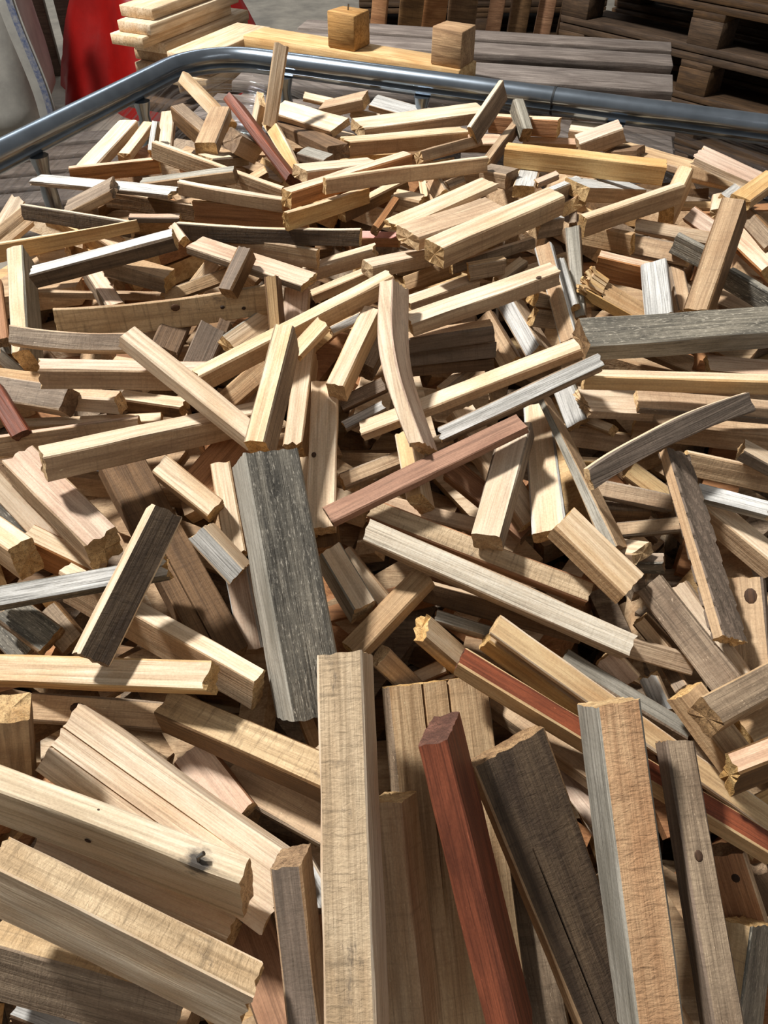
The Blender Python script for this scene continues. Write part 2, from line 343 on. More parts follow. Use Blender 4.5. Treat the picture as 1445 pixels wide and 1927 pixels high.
# ---------------------------------------------------------------- firewood: one row per stick
# ends of the axis (mm), normal of face A, widths of faces A and B (mm), wood of A and B (some pairs paint lit and shaded sides), shape options, label
STICKS = [
    ((-125,1071,1238),(-146,1045,1153),(-0.058,-0.951,0.305),17,11,"CT",dict(),"pale stick standing upright in front of the metal rim"),
    ((-158,1079,1174),(-170,1085,1137),(-0.928,-0.269,0.259),31,9,"CT",dict(),"small pale upright stick just left of the tall upright stick"),
    ((-271,1153,1178),(-197,1053,1147),(-0.636,-0.619,0.461),17,11,"CT",dict(),"pale stick leaning up under the curved rim corner"),
    ((-204,1037,1171),(-211,951,1158),(-0.012,-0.149,0.989),26,15,"TD",dict(),"greyish tan block tilted upward beside the red-brown stick"),
    ((-266,1069,1160),(-221,1010,1149),(0.095,-0.124,0.988),20,22,"DB",dict(),"brown block showing its rough sawn end below the rim corner"),
    ((-289,1106,1145),(-264,963,1151),(-0.007,0.041,0.999),18,12,"CT",dict(),"short pale upright piece behind the rough-ended brown block"),
    ((-341,1095,1137),(-356,936,1136),(0.006,-0.006,1.000),25,14,"CT",dict(s=1),"pale split stick leaning against the plastic film at far left"),
    ((-318,1110,1132),(-310,952,1148),(-0.010,0.100,0.995),15,11,"CT",dict(s=1),"smaller pale split stick right of the leaning split one"),
    ((-273,981,1174),(-274,943,1155),(-0.023,-0.450,0.892),8,13,"WT",dict(),"thin white-edged stick standing near the left rim post"),
    ((-268,932,1164),(-113,861,1139),(0.156,-0.014,0.988),8,20,"CT",dict(),"long board on edge with bright top edge, below the grey-tan block"),
    ((-405,908,1139),(-227,834,1154),(-0.093,-0.019,0.995),21,6,"WD",dict(b=-2.4,s=1,by=0.73,bz=-0.68),"silvery split stick lying farthest left below the plastic film"),
    ((-365,912,1143),(-265,934,1146),(-0.030,-0.008,1.000),9,17,"PO",dict(),"red-brown stick with pale upper edge at far left"),
    ((-271,873,1145),(-165,872,1159),(-0.134,-0.002,0.991),17,15,"GT",dict(),"grey-topped tan stick under the board with the bright edge"),
    ((-225,850,1154),(-109,826,1145),(0.074,-0.024,0.997),9,15,"CT",dict(b=2.3,by=0.72,bz=-0.69),"pale bowed stick above the orange-brown stick"),
    ((-211,844,1130),(-84,827,1129),(0.025,0.133,0.991),8,23,"YO",dict(),"smooth orange-brown stick with a pale sawn left end"),
    ((-221,800,1128),(-24,761,1139),(-0.019,0.170,0.985),8,17,"CN",dict(b=3.4,by=0.58,bz=-0.82),"dark-stained bowed board lying across the left back of the pile"),
    ((-183,1018,1188),(-101,890,1142),(-0.457,-0.544,0.704),11,32,"RR",dict(),"red-brown stick leaning diagonally at the back of the pile"),
    ((-150,1067,1151),(-100,923,1140),(-0.586,-0.263,0.766),17,11,"YC",dict(t=0.7),"pale orange plate with bright edge beside the leaning red-brown stick"),
    ((-143,1129,1146),(-54,1023,1158),(-0.308,-0.150,0.940),30,9,"CT",dict(),"thick pale block right of the tall upright stick"),
    ((-150,1152,1121),(-54,955,1153),(-0.059,0.132,0.989),27,16,"BB",dict(),"dark brown stick under the thick pale block"),
    ((-133,1148,1117),(-48,1028,1137),(-0.086,0.107,0.991),30,18,"CW",dict(),"whitish stick just right of the dark brown one at the back"),
    ((-124,1303,1110),(-79,1289,1105),(-0.064,-0.534,0.843),13,8,"CT",dict(),"small pale stick end behind the thick pale block"),
    ((-93,1268,1102),(-27,1253,1120),(-0.262,0.012,0.965),35,16,"TT",dict(),"greenish tan block with its end facing right at the back rim"),
    ((-50,1273,1095),(16,1246,1093),(-0.259,-0.699,0.666),11,11,"CT",dict(),"pale stick wedged behind the tan block at the back"),
    ((-16,1250,1118),(55,1222,1108),(0.055,-0.228,0.972),33,9,"WT",dict(),"whitish flat stick near the second rim post"),
    ((-35,1083,1136),(139,1180,1126),(0.094,-0.061,0.994),35,15,"CT",dict(),"long tan stick lying left of the dark standing stick"),
    ((-48,975,1152),(104,1064,1134),(0.085,0.053,0.995),25,18,"CT",dict(s=1),"long split stick with pale ragged top at the back middle"),
    ((157,1111,1175),(113,1038,1143),(-0.365,-0.179,0.913),8,27,"CD",dict(),"dark brown stick standing up against the back rim"),
    ((152,1175,1113),(242,1131,1122),(-0.077,0.045,0.996),15,23,"CO",dict(),"orange-brown stick on edge behind the grey weathered chunk"),
    ((184,1155,1143),(194,1108,1120),(0.090,-0.423,0.902),15,22,"GK",dict(),"grey weathered chunk pointing up near the back rim"),
    ((183,1147,1115),(120,937,1143),(0.044,0.116,0.992),11,18,"TB",dict(),"thin three-cornered stick propped below the grey chunk"),
    ((41,940,1152),(123,1056,1131),(0.743,-0.429,0.513),13,11,"TT",dict(),"thin tan sliver pointing up right at the back middle"),
    ((68,1077,1121),(163,1108,1109),(0.136,-0.028,0.990),35,11,"PB",dict(),"pinkish stick behind the thin tan sliver"),
    ((145,950,1152),(319,893,1153),(0.000,0.002,1.000),22,22,"YY",dict(),"thick yellow beam lying across the back right"),
    ((200,1154,1095),(294,1114,1106),(-0.356,-0.653,0.669),11,11,"PT",dict(),"pinkish thin stick just behind the thick yellow beam"),
    ((318,1090,1131),(264,1092,1111),(-0.345,-0.042,0.938),34,20,"PT",dict(),"small pale pink flat stick tilted near the right rim post"),
    ((262,1146,1110),(303,1129,1111),(-0.066,-0.062,0.996),34,21,"CT",dict(),"pale yellow stick behind the small pink flat one"),
    ((302,1130,1103),(406,1001,1112),(-0.064,0.018,0.998),33,9,"YT",dict(),"yellowish stick running down right behind the yellow beam"),
    ((309,1085,1105),(339,1056,1118),(-0.224,0.199,0.954),25,10,"BB",dict(),"brown wedge peeking above the yellow beam"),
    ((383,973,1143),(455,922,1125),(0.119,-0.181,0.976),35,11,"PC",dict(s=1),"pink-striped split block at the right end of the back rim"),
    ((381,981,1118),(456,979,1102),(0.171,-0.524,0.834),18,8,"TT",dict(),"tan stick under the pink-striped split block"),
    ((450,903,1143),(392,842,1141),(-0.015,-0.017,1.000),24,12,"YT",dict(),"pale yellow block at the right edge below the rim"),
    ((350,758,1170),(310,677,1098),(-0.451,-0.464,0.762),23,33,"TB",dict(),"tall tan stick standing up at the right above the black beam"),
    ((450,967,1111),(385,869,1131),(0.340,-0.042,0.939),16,11,"WG",dict(s=1),"white rough split piece beside the tall tan stick"),
    ((389,891,1125),(369,838,1129),(-0.337,0.188,0.922),14,11,"CT",dict(),"small cream stub left of the tall tan stick top"),
    ((343,885,1118),(375,873,1123),(-0.339,-0.674,0.656),10,11,"YT",dict(s=1),"short cream split piece left of the cream stub"),
    ((343,891,1148),(316,845,1123),(-0.248,-0.355,0.901),17,35,"CT",dict(),"pale block slanting down from the end of the yellow beam"),
    ((208,787,1139),(323,844,1150),(-0.079,-0.046,0.996),12,22,"CT",dict(),"long brown stick with pale top rising right under the yellow beam"),
    ((213,858,1148),(304,941,1111),(0.238,0.161,0.958),34,16,"WT",dict(),"tan block with white rough top under the yellow beam"),
    ((181,841,1146),(221,888,1140),(0.061,0.086,0.994),11,20,"WD",dict(),"brown block with a white-painted top below the beam's left end"),
    ((220,894,1130),(210,829,1118),(-0.202,-0.145,0.968),8,12,"DD",dict(),"narrow grey-brown upright strip right of the white-topped block"),
    ((198,876,1116),(210,848,1135),(-0.453,0.354,0.818),35,13,"PO",dict(),"pink-topped short piece under the white-topped block"),
    ((163,807,1127),(192,824,1124),(0.078,0.039,0.996),16,20,"WD",dict(),"square block end with white top beside the narrow grey stick"),
    ((195,769,1144),(198,686,1090),(-0.417,-0.504,0.756),16,11,"GD",dict(t=0.7),"flat grey weathered stick standing left of the tan sawn blocks"),
    ((222,826,1112),(267,788,1119),(-0.081,0.068,0.994),9,23,"TT",dict(),"greenish tan sawn block right of the flat grey stick"),
    ((271,803,1110),(322,764,1116),(-0.525,-0.623,0.580),21,12,"TD",dict(),"tan rough stick leading into the black-faced piece"),
    ((303,768,1130),(334,742,1123),(0.140,-0.104,0.985),8,21,"GK",dict(),"short black-faced weathered piece left of the tall tan stick"),
    ((277,823,1123),(351,794,1121),(-0.285,-0.761,0.583),14,11,"CT",dict(),"pale flat stick behind the black-faced piece"),
    ((340,840,1128),(361,809,1122),(-0.554,-0.487,0.675),18,11,"PO",dict(),"pinkish piece behind the tall tan stick"),
    ((402,846,1102),(413,757,1105),(-0.654,-0.054,0.754),24,21,"PO",dict(),"broad pink-orange board at the right edge"),
    ((408,853,1122),(412,776,1124),(-0.898,-0.041,0.438),18,11,"DB",dict(),"dark brown stick above the broad pink-orange board"),
    ((352,730,1111),(386,683,1106),(0.048,-0.054,0.997),9,21,"GK",dict(),"black mouldy stick above the black beam at the right edge"),
    ((223,756,1112),(284,731,1108),(0.052,-0.029,0.998),15,26,"PO",dict(),"orange-brown framed block left of the bright white piece"),
    ((272,724,1127),(269,664,1102),(-0.472,-0.316,0.823),25,14,"WW",dict(),"bright white rectangular piece standing above the black beam"),
    ((313,779,1099),(304,692,1087),(-0.020,-0.144,0.989),15,16,"TD",dict(),"grey-tan stick right beside the bright white piece"),
    ((215,709,1107),(266,687,1087),(0.307,-0.124,0.943),34,12,"TY",dict(s=1,f=1),"splintered stick with a frayed end above the black beam"),
    ((182,616,1109),(375,643,1106),(0.047,-0.247,0.968),35,22,"KG",dict(),"large black-grey weathered beam at the right side"),
    ((174,558,1106),(348,560,1099),(0.044,-0.004,0.999),12,15,"CY",dict(s=0.4),"long yellow stick with broken left tip below the black beam"),
    ((180,565,1076),(245,580,1060),(0.245,-0.015,0.969),35,10,"CT",dict(s=0.5),"pale block with grey end under the long yellow stick"),
    ((228,563,1079),(359,559,1068),(0.079,-0.225,0.971),23,8,"TD",dict(),"long tan-grey stick below the long yellow one at right"),
    ((244,593,1030),(372,562,1035),(-0.041,0.006,0.999),22,24,"TT",dict(),"brown stick with shadowed top below the tan-grey one"),
    ((166,461,1076),(314,536,1098),(-0.393,0.556,0.732),9,18,"CM",dict(b=-6.2,by=0.13,bz=-0.99),"thin dark bowed slat propped across the right side"),
    ((250,504,1066),(264,346,1015),(-0.798,-0.248,0.550),10,34,"TM",dict(z=1),"brown stick with diagonal carved grooves standing at right"),
    ((144,565,1081),(193,429,1027),(-0.596,-0.477,0.645),6,20,"GT",dict(t=2),"slender grey stick leaning right of the pale notched piece"),
    ((145,584,1055),(139,442,1030),(-0.330,-0.149,0.932),24,13,"CW",dict(t=1.2),"pale notched flat piece standing right of the broad pale one"),
    ((120,537,1067),(84,427,1038),(-0.255,-0.173,0.951),26,21,"CD",dict(),"broad pale flat stick standing in the centre right"),
    ((-46,449,1045),(117,513,1093),(-0.239,-0.108,0.965),20,8,"UU",dict(),"red-brown stick lying diagonally at the centre"),
    ((-20,549,1055),(170,577,1126),(-0.341,-0.054,0.939),19,10,"CT",dict(),"long pale stick rising right across the centre"),
    ((52,536,1061),(181,547,1131),(-0.307,-0.680,0.666),14,21,"WD",dict(s=0.6),"silver-grey split stick parallel below the long pale centre stick"),
    ((9,626,1157),(34,500,1076),(-0.430,-0.548,0.717),14,35,"CP",dict(s=0.5,by=0.92,bz=-0.4,p=[(0.317,-8.8),(0.551,-10.2),(0.762,-6.4)]),"crooked S-shaped stick standing in the centre"),
    ((23,535,1054),(32,472,1038),(-0.400,-0.284,0.871),15,34,"YC",dict(),"tan stick end sticking out below the red-brown centre stick"),
    ((-169,580,1089),(8,689,1130),(-0.162,-0.106,0.981),17,18,"CT",dict(s=0.5),"very long pale stick rising from left to the centre"),
    ((-227,591,1128),(-111,517,1071),(0.329,-0.207,0.921),19,16,"CC",dict(),"bright cream square stick sloping down left of centre"),
    ((-303,568,1105),(-163,609,1074),(0.194,0.062,0.979),20,21,"PT",dict(s=0.5),"brown block with pink striated top under the bright cream stick"),
    ((-318,658,1101),(-117,698,1105),(-0.076,0.304,0.950),8,28,"TS",dict(b=5.2,by=0.46,bz=-0.89),"wide weathered board with knot and dark stains left of centre"),
    ((-352,633,1103),(-246,637,1092),(0.098,-0.681,0.726),18,11,"DT",dict(b=-3,by=1,bz=-0.04),"grey-brown split stick overlapping the left upright block"),
    ((-377,754,1120),(-347,635,1072),(-0.043,-0.384,0.922),17,34,"CG",dict(),"upright pale stick with grey right face at far left"),
    ((-345,703,1126),(-204,722,1155),(-0.197,-0.024,0.980),21,15,"WN",dict(),"dark stick with silver-grey striated top at left"),
    ((-419,784,1110),(-258,784,1141),(-0.188,0.091,0.978),8,19,"CY",dict(t=0.25),"tapering yellow stick entering from the left edge"),
    ((-420,878,1127),(-433,829,1110),(0.377,-0.388,0.841),17,11,"CT",dict(s=1),"cream split splinter at the left edge under the film"),
    ((-399,844,1124),(-425,806,1112),(0.462,-0.543,0.701),22,13,"TC",dict(s=1),"coarse split tan chunk at the left edge"),
    ((-396,834,1134),(-268,792,1133),(0.074,0.210,0.975),8,16,"CN",dict(),"mottled dark board below the silvery split stick"),
    ((-351,842,1131),(-294,842,1157),(-0.420,-0.096,0.902),34,10,"DT",dict(s=0.5),"rough brown three-cornered stick resting on the mottled board"),
    ((-321,889,1125),(-213,855,1123),(0.069,0.163,0.984),8,18,"CB",dict(),"brown board with thin lit edge beside the orange-brown stick"),
    ((-276,817,1134),(-222,821,1132),(0.031,0.004,1.000),11,6,"PM",dict(),"narrow mauve stick below the lit-edge brown board"),
    ((-330,824,1126),(-285,793,1113),(-0.092,-0.494,0.864),18,11,"CT",dict(),"short pale flat piece crossing under the tapering yellow stick"),
    ((-224,797,1133),(-210,774,1128),(-0.371,-0.398,0.839),9,11,"PP",dict(),"little pink chip at the end of the silver-topped stick"),
    ((-280,733,1124),(-217,718,1113),(0.170,-0.045,0.985),23,18,"TD",dict(),"thick tan block with rough grey end right of the silver-topped stick"),
    ((-315,767,1098),(-266,685,1094),(0.023,-0.030,0.999),18,24,"PD",dict(s=0.3),"pale pinkish stick going under the wide weathered board"),
    ((-369,737,1088),(-208,737,1085),(0.018,0.235,0.972),8,8,"TT",dict(),"thin tan strip behind the short pale pinkish stick"),
    ((-374,789,1106),(-341,786,1109),(-0.102,0.006,0.995),11,13,"CT",dict(),"small knotty stub under the tapering yellow stick"),
    ((-197,766,1128),(-74,700,1121),(0.045,-0.018,0.999),29,8,"PD",dict(),"pinkish-white flat stick below the dark-stained board"),
    ((-175,795,1116),(-69,764,1114),(0.052,0.123,0.991),8,21,"CT",dict(),"yellowish stick with a red resin streak under the dark-stained board"),
    ((-136,722,1141),(-152,681,1120),(-0.152,-0.405,0.902),15,17,"MB",dict(),"mauve-brown three-sided stick above the stained weathered board"),
    ((-229,723,1091),(-150,751,1108),(0.138,-0.766,0.628),14,11,"TD",dict(s=1),"thin split brown stick behind the wide weathered board"),
    ((-181,767,1107),(-201,744,1089),(0.176,-0.699,0.693),17,11,"CT",dict(),"pale tan end left of the mauve-brown stick"),
    ((-107,684,1134),(-104,656,1088),(0.013,-0.859,0.512),12,34,"YB",dict(),"golden upright stick at the right end of the weathered board"),
    ((-88,716,1104),(-90,682,1081),(0.035,-0.566,0.823),26,15,"PT",dict(),"rounded pink tongue-shaped piece beside the golden upright"),
    ((-87,772,1092),(-9,767,1120),(-0.344,0.017,0.939),20,14,"CT",dict(s=0.6),"pale ridged stick above the very long pale stick"),
    ((-74,725,1092),(-13,741,1111),(-0.284,-0.067,0.957),13,11,"CT",dict(),"short pale stick between the ridged and very long sticks"),
    ((-17,723,1123),(45,770,1113),(0.103,0.070,0.992),20,14,"CT",dict(),"pale block end below the twin tan blocks"),
    ((-56,624,1120),(-81,598,1105),(-0.218,-0.340,0.915),16,8,"CT",dict(s=0.5),"short striated stick leaning on the very long pale stick"),
    ((-85,588,1128),(-101,477,1093),(-0.079,-0.285,0.955),17,34,"CD",dict(),"pale two-tone stick standing left of the split vertical piece"),
    ((-11,663,1105),(-43,569,1084),(-0.060,-0.200,0.978),18,23,"CY",dict(),"cream stick with porous square end left of the crooked one"),
    ((-52,657,1092),(-13,683,1098),(0.282,-0.607,0.743),9,11,"WC",dict(),"white sliver between the very long stick and crooked stick"),
    ((-55,594,1074),(-53,447,1030),(-0.022,-0.289,0.957),25,14,"CC",dict(),"long pale flat stick lying vertically left of the red-brown one"),
    ((-75,648,1071),(-82,541,1036),(-0.041,-0.309,0.950),18,34,"CT",dict(s=1),"split pale piece between the two-tone stick and flat pale stick"),
    ((-136,580,1023),(-169,509,1019),(0.422,-0.246,0.873),35,20,"OO",dict(),"orange-brown board deep below the bright cream stick"),
    ((-147,521,1039),(-128,447,1000),(-0.036,-0.470,0.882),18,11,"CT",dict(s=0.4),"pale pinkish stick half hidden left of the black slab"),
    ((-93,453,1106),(-55,303,981),(0.368,-0.537,0.759),42,50,"KG",dict(),"big black-grey weathered slab with pale left edge in the centre"),
    ((-72,525,1041),(-63,452,1019),(-0.077,-0.296,0.952),11,11,"CT",dict(),"narrow cream stick peeking out right of the black slab"),
    ((-47,431,1020),(-17,385,1000),(0.195,-0.283,0.939),20,27,"CG",dict(),"cream block with grey side right of the black slab"),
    ((-33,446,1006),(1,405,989),(-0.263,-0.546,0.796),13,11,"CT",dict(),"second cream block overlapping beside the first right of the slab"),
    ((-52,472,1014),(-48,449,1005),(-0.137,-0.360,0.923),22,12,"BB",dict(),"brown sawn block end under the vertical pale flat stick"),
    ((34,412,1013),(-25,352,991),(-0.183,-0.176,0.967),20,15,"TT",dict(),"speckled tan stick slanting behind the long front stick"),
    ((-11,474,1027),(170,404,999),(-0.048,-0.483,0.874),18,21,"SO",dict(),"long plank with black stains right of centre"),
    ((-13,424,1053),(190,350,1002),(0.035,-0.499,0.866),20,21,"VT",dict(s=0.4),"long whitish rough-grained stick lying diagonally right of centre"),
    ((-5,496,1017),(85,466,1015),(-0.144,-0.505,0.851),13,11,"TT",dict(),"tan stick just behind the stained plank"),
    ((70,569,1061),(130,475,1011),(0.216,-0.345,0.913),25,15,"CT",dict(),"cream stick passing under the red-brown centre stick"),
    ((63,543,1014),(132,484,988),(-0.100,-0.489,0.867),20,21,"OO",dict(),"reddish orange stick under the broad pale stick"),
    ((-38,508,1030),(62,563,1034),(0.198,-0.437,0.877),14,11,"TD",dict(),"greenish tan stick behind the red-brown centre stick"),
    ((-37,565,1048),(0,579,1061),(-0.057,-0.599,0.799),10,11,"WD",dict(),"white-lit stick end beside the crooked stick foot"),
    ((-40,585,1057),(1,596,1073),(-0.115,-0.638,0.762),14,11,"DB",dict(),"dark stick behind the vertical pale flat stick"),
    ((21,636,1093),(104,647,1100),(-0.088,-0.003,0.996),15,17,"TM",dict(),"brown stick with pale top right of the crooked stick"),
    ((22,640,1073),(109,648,1078),(-0.084,0.322,0.943),8,16,"DM",dict(),"upper of two dark boards right of the crooked stick"),
    ((22,640,1059),(109,646,1063),(-0.067,0.336,0.939),8,12,"MB",dict(),"lower of two dark boards right of the crooked stick"),
    ((22,624,1119),(162,677,1143),(-0.145,-0.061,0.988),22,15,"CT",dict(s=0.3),"long cream stick rising right from the crooked stick"),
    ((23,691,1101),(94,732,1105),(-0.039,-0.016,0.999),17,12,"CT",dict(),"pale stick behind the long cream one right of the crooked stick"),
    ((23,763,1084),(81,776,1100),(-0.047,-0.674,0.737),17,11,"TT",dict(),"tan stick lying behind the crooked stick top"),
    ((24,748,1144),(120,828,1139),(0.058,0.000,0.998),35,15,"TT",dict(),"left of the twin thick tan blocks near the back"),
    ((49,712,1145),(182,814,1154),(-0.047,-0.029,0.998),28,22,"CT",dict(),"right of the twin thick blocks, with orange-tinted top"),
    ((9,782,1140),(120,882,1145),(-0.029,-0.021,0.999),26,9,"CC",dict(s=1),"pale split stick behind the twin thick blocks"),
    ((119,919,1142),(147,896,1145),(-0.062,0.049,0.997),26,17,"DT",dict(),"grey-brown block with square end above the twin blocks"),
    ((177,953,1132),(157,871,1140),(0.023,0.092,0.995),24,13,"WC",dict(),"white flat piece right of the grey-brown square block"),
    ((174,889,1142),(199,899,1148),(-0.081,-0.335,0.939),9,8,"PD",dict(),"small pinkish chip above the orange-tinted block"),
    ((56,883,1147),(65,859,1140),(-0.606,-0.414,0.679),18,11,"TD",dict(),"rough brown stub below the long tan slat"),
    ((72,884,1141),(91,893,1145),(0.171,-0.679,0.714),10,11,"DT",dict(),"small grey-brown stub near the long tan slat"),
    ((46,897,1139),(48,868,1133),(-0.349,-0.221,0.911),9,11,"CC",dict(s=1),"ridged cream stub left of the rough brown stub"),
    ((12,857,1138),(41,846,1136),(0.076,-0.021,0.997),22,16,"CT",dict(),"notched tan block behind the pale split stick"),
    ((12,839,1143),(-10,787,1134),(0.285,-0.278,0.917),8,11,"OB",dict(),"thin red-brown sliver left of the notched tan block"),
    ((-63,821,1167),(117,905,1158),(-0.002,0.106,0.994),8,16,"CT",dict(b=-1.8,by=0.63,bz=-0.78),"long tan slat on edge with a bright upper edge"),
    ((-103,813,1157),(27,934,1151),(0.026,0.025,0.999),16,18,"PO",dict(),"brown block with pinkish top behind the long tan slat"),
    ((-93,869,1161),(-13,930,1146),(0.122,0.087,0.989),27,14,"CT",dict(),"pale wedge-shaped block behind the pinkish-topped block"),
    ((-96,944,1155),(-65,929,1152),(0.059,-0.026,0.998),24,10,"GD",dict(),"small grey stub behind the pale wedge-shaped block"),
    ((-101,772,1151),(-18,851,1146),(0.006,0.063,0.998),8,18,"CY",dict(b=2.3,s=0.4,by=0.69,bz=-0.73),"yellowish bowed stick crossing over the orange-brown stick"),
    ((-47,833,1130),(24,895,1139),(-0.073,-0.073,0.995),13,14,"CB",dict(),"dark-sided stick right of the yellowish bowed one"),
    ((-27,797,1120),(17,795,1120),(0.008,-0.008,1.000),17,10,"QO",dict(),"small clear pink stick left of the twin blocks"),
    ((-180,958,1166),(-161,976,1147),(0.503,0.277,0.819),31,23,"DT",dict(),"ribbed grey-tan block end beside the red-brown leaning stick"),
    ((-210,931,1151),(-176,980,1136),(0.137,0.206,0.969),26,12,"CD",dict(),"tan stick behind the long bright-edged board"),
    ((-156,895,1142),(-135,903,1151),(-0.319,-0.178,0.931),19,5,"TB",dict(),"brown stub under the red-brown leaning stick"),
    ((85,722,1121),(122,731,1124),(-0.063,-0.012,0.998),9,17,"TD",dict(),"tan block with a rough cracked end in the centre back"),
    ((69,738,1117),(158,779,1125),(-0.133,0.103,0.986),8,11,"CD",dict(),"thin grey-brown lath behind the rough cracked block"),
    ((118,732,1106),(145,751,1117),(-0.183,-0.273,0.944),13,8,"CD",dict(),"pale stub behind the long cream stick"),
    ((160,731,1143),(178,637,1093),(-0.502,-0.481,0.719),17,11,"TW",dict(),"tan flat stick leaning left of the flat grey stick"),
    ((179,728,1130),(189,683,1103),(-0.428,-0.541,0.724),7,11,"WG",dict(t=1.5),"white shard between the tan flat stick and grey stick"),
    ((173,693,1104),(144,675,1119),(0.325,0.213,0.921),12,14,"TD",dict(),"upper of two short square ends below the long cream stick"),
    ((178,695,1083),(147,676,1098),(0.344,0.211,0.915),8,18,"TD",dict(),"lower of two short square ends below the long cream stick"),
    ((131,727,1086),(157,657,1065),(-0.643,-0.426,0.637),19,34,"WT",dict(s=0.6),"curved split piece with a white lit patch"),  # white face puts the lit patch into the colour
    ((102,692,1086),(125,639,1067),(-0.564,-0.486,0.667),22,12,"TB",dict(),"brown flat piece left of the curved split piece"),
    ((90,659,1049),(56,629,1039),(-0.158,-0.145,0.977),10,14,"TD",dict(),"stub with pitted bark face above the long pale centre stick"),
    ((170,607,1068),(181,565,1050),(-0.510,-0.444,0.737),22,12,"WG",dict(s=0.6),"silver-white striated piece left of the yellow stick's pale block"),
    ((180,590,1043),(209,549,1056),(-0.655,-0.230,0.719),9,11,"CT",dict(),"cream stick end under the silver-white piece"),
    ((164,568,1037),(264,593,1000),(0.238,0.380,0.894),8,20,"YT",dict(),"brown stick below the pale block with grey end"),
    ((164,518,1046),(196,514,1047),(-0.027,0.085,0.996),8,8,"CY",dict(),"short pale stick beside the slender leaning stick"),
    ((184,491,1038),(249,478,1032),(-0.044,-0.598,0.800),15,11,"TD",dict(),"grey-tan stick under the dark bowed slat"),
    ((218,512,1041),(257,488,1022),(-0.066,-0.683,0.727),17,11,"YT",dict(),"yellow-brown flat stick left of the grooved stick"),
    ((269,521,1042),(354,507,1030),(0.192,0.390,0.901),8,21,"CT",dict(),"tan board on edge behind the grooved stick"),
    ((312,515,1062),(345,503,1050),(0.293,-0.114,0.949),20,12,"CD",dict(),"pale stick with shadowed side at the right edge"),
    ((273,488,1036),(327,464,1037),(-0.121,-0.232,0.965),17,8,"WG",dict(s=0.6),"pale striated split piece right of the grooved stick"),
    ((284,496,1015),(340,438,994),(0.177,-0.186,0.967),21,22,"CT",dict(),"long tan stick sloping down right of the grooved stick"),
    ((204,464,1013),(254,460,1025),(-0.244,-0.497,0.832),13,11,"TD",dict(),"grey-tan flat stick left of the grooved stick"),
    ((188,489,1012),(235,485,1013),(-0.025,0.008,1.000),14,17,"DB",dict(),"dark brown block under the slender leaning stick"),
    ((195,448,1008),(213,425,1027),(-0.307,0.426,0.851),24,11,"CT",dict(),"pale stub right of the cream sloping block"),
    ((216,434,1004),(235,427,1012),(-0.334,0.122,0.935),13,14,"DK",dict(),"dark grey block in the gap left of the grooved stick"),
    ((143,435,1053),(193,386,1029),(0.234,-0.230,0.945),30,17,"CT",dict(),"thick cream block sloping down with a chipped corner"),
    ((214,397,1020),(260,317,997),(-0.540,-0.502,0.676),23,12,"DD",dict(),"bark-textured grey-mauve stick sloping down right"),
    ((243,407,1006),(278,331,986),(-0.596,-0.454,0.663),17,11,"CT",dict(),"cream stick lying beside the bark-textured one"),
    ((214,392,982),(240,360,967),(-0.393,-0.640,0.660),13,32,"CB",dict(),"pale short stick under the bark-textured one"),
    ((194,362,987),(244,344,986),(0.212,0.510,0.833),8,16,"TT",dict(),"olive-tan stick end pointing right below the whitish rough stick"),
    ((298,416,1005),(294,336,961),(-0.538,-0.391,0.747),35,19,"TM",dict(),"broad brown board with a knot hole at the right edge"),
    ((221,275,1025),(298,323,1002),(0.287,0.010,0.958),23,21,"DT",dict(),"weathered block with tan sawn end near the right edge"),
    ((226,315,994),(260,265,972),(0.196,-0.286,0.938),23,21,"TT",dict(),"tan stick under the weathered block near the right edge"),
    ((275,300,963),(302,310,969),(-0.125,-0.192,0.973),25,14,"TD",dict(),"shaded brown board under the weathered block"),
    ((236,245,1001),(270,255,1009),(-0.222,-0.000,0.975),16,34,"PB",dict(s=0.4),"pale pinkish square block at the right edge"),
    ((141,350,986),(235,302,954),(0.259,-0.129,0.957),16,12,"GD",dict(),"long stick with grey-black mould stains right of centre"),
    ((213,345,967),(224,326,951),(-0.369,-0.704,0.607),16,11,"WC",dict(s=1),"white ridged piece in a gap left of the tan stick"),
    ((180,360,975),(198,343,963),(-0.253,-0.737,0.627),21,11,"PC",dict(),"pinkish ridged piece under the whitish rough stick"),
    ((242,372,943),(235,326,974),(-0.663,0.488,0.568),12,11,"DT",dict(),"grey-brown stub in a gap below the olive-tan stick"),
    ((86,362,1013),(292,242,928),(0.071,-0.493,0.867),17,11,"YC",dict(),"long yellow stick with grey specks running to the right edge"),
    ((82,365,990),(173,311,951),(0.293,-0.183,0.938),12,20,"CY",dict(),"tan-pink stick paired along the long yellow one"),
    ((30,368,1002),(81,359,943),(0.739,-0.134,0.660),25,12,"CT",dict(s=1),"pale split stick tip emerging by the red-topped stick"),
    ((57,333,1007),(274,213,949),(0.195,-0.113,0.974),16,18,"RY",dict(),"long stick with a red-brown top and yellow side"),
    ((79,354,930),(165,266,945),(-0.087,0.083,0.993),16,17,"TT",dict(),"tan stick below the red-topped yellow-sided one"),
    ((136,304,918),(167,251,920),(-0.507,-0.256,0.823),24,13,"PT",dict(s=0.5),"pinkish striated board beside the dark brown board"),
    ((154,275,901),(169,235,902),(-0.482,-0.161,0.861),8,11,"CC",dict(),"narrow cream stick between dark board and orange-brown plank"),
    ((35,414,992),(159,371,991),(0.154,0.405,0.901),8,18,"CB",dict(),"black-brown stick with yellow upper edge in the centre gap"),
    ((42,388,990),(88,379,979),(0.137,-0.439,0.888),11,11,"GD",dict(),"grey stick deep in the gap under the black-brown one"),
    ((-4,354,984),(25,351,940),(0.609,-0.664,0.433),18,11,"TT",dict(),"brown stick end beside the speckled tan stick foot"),
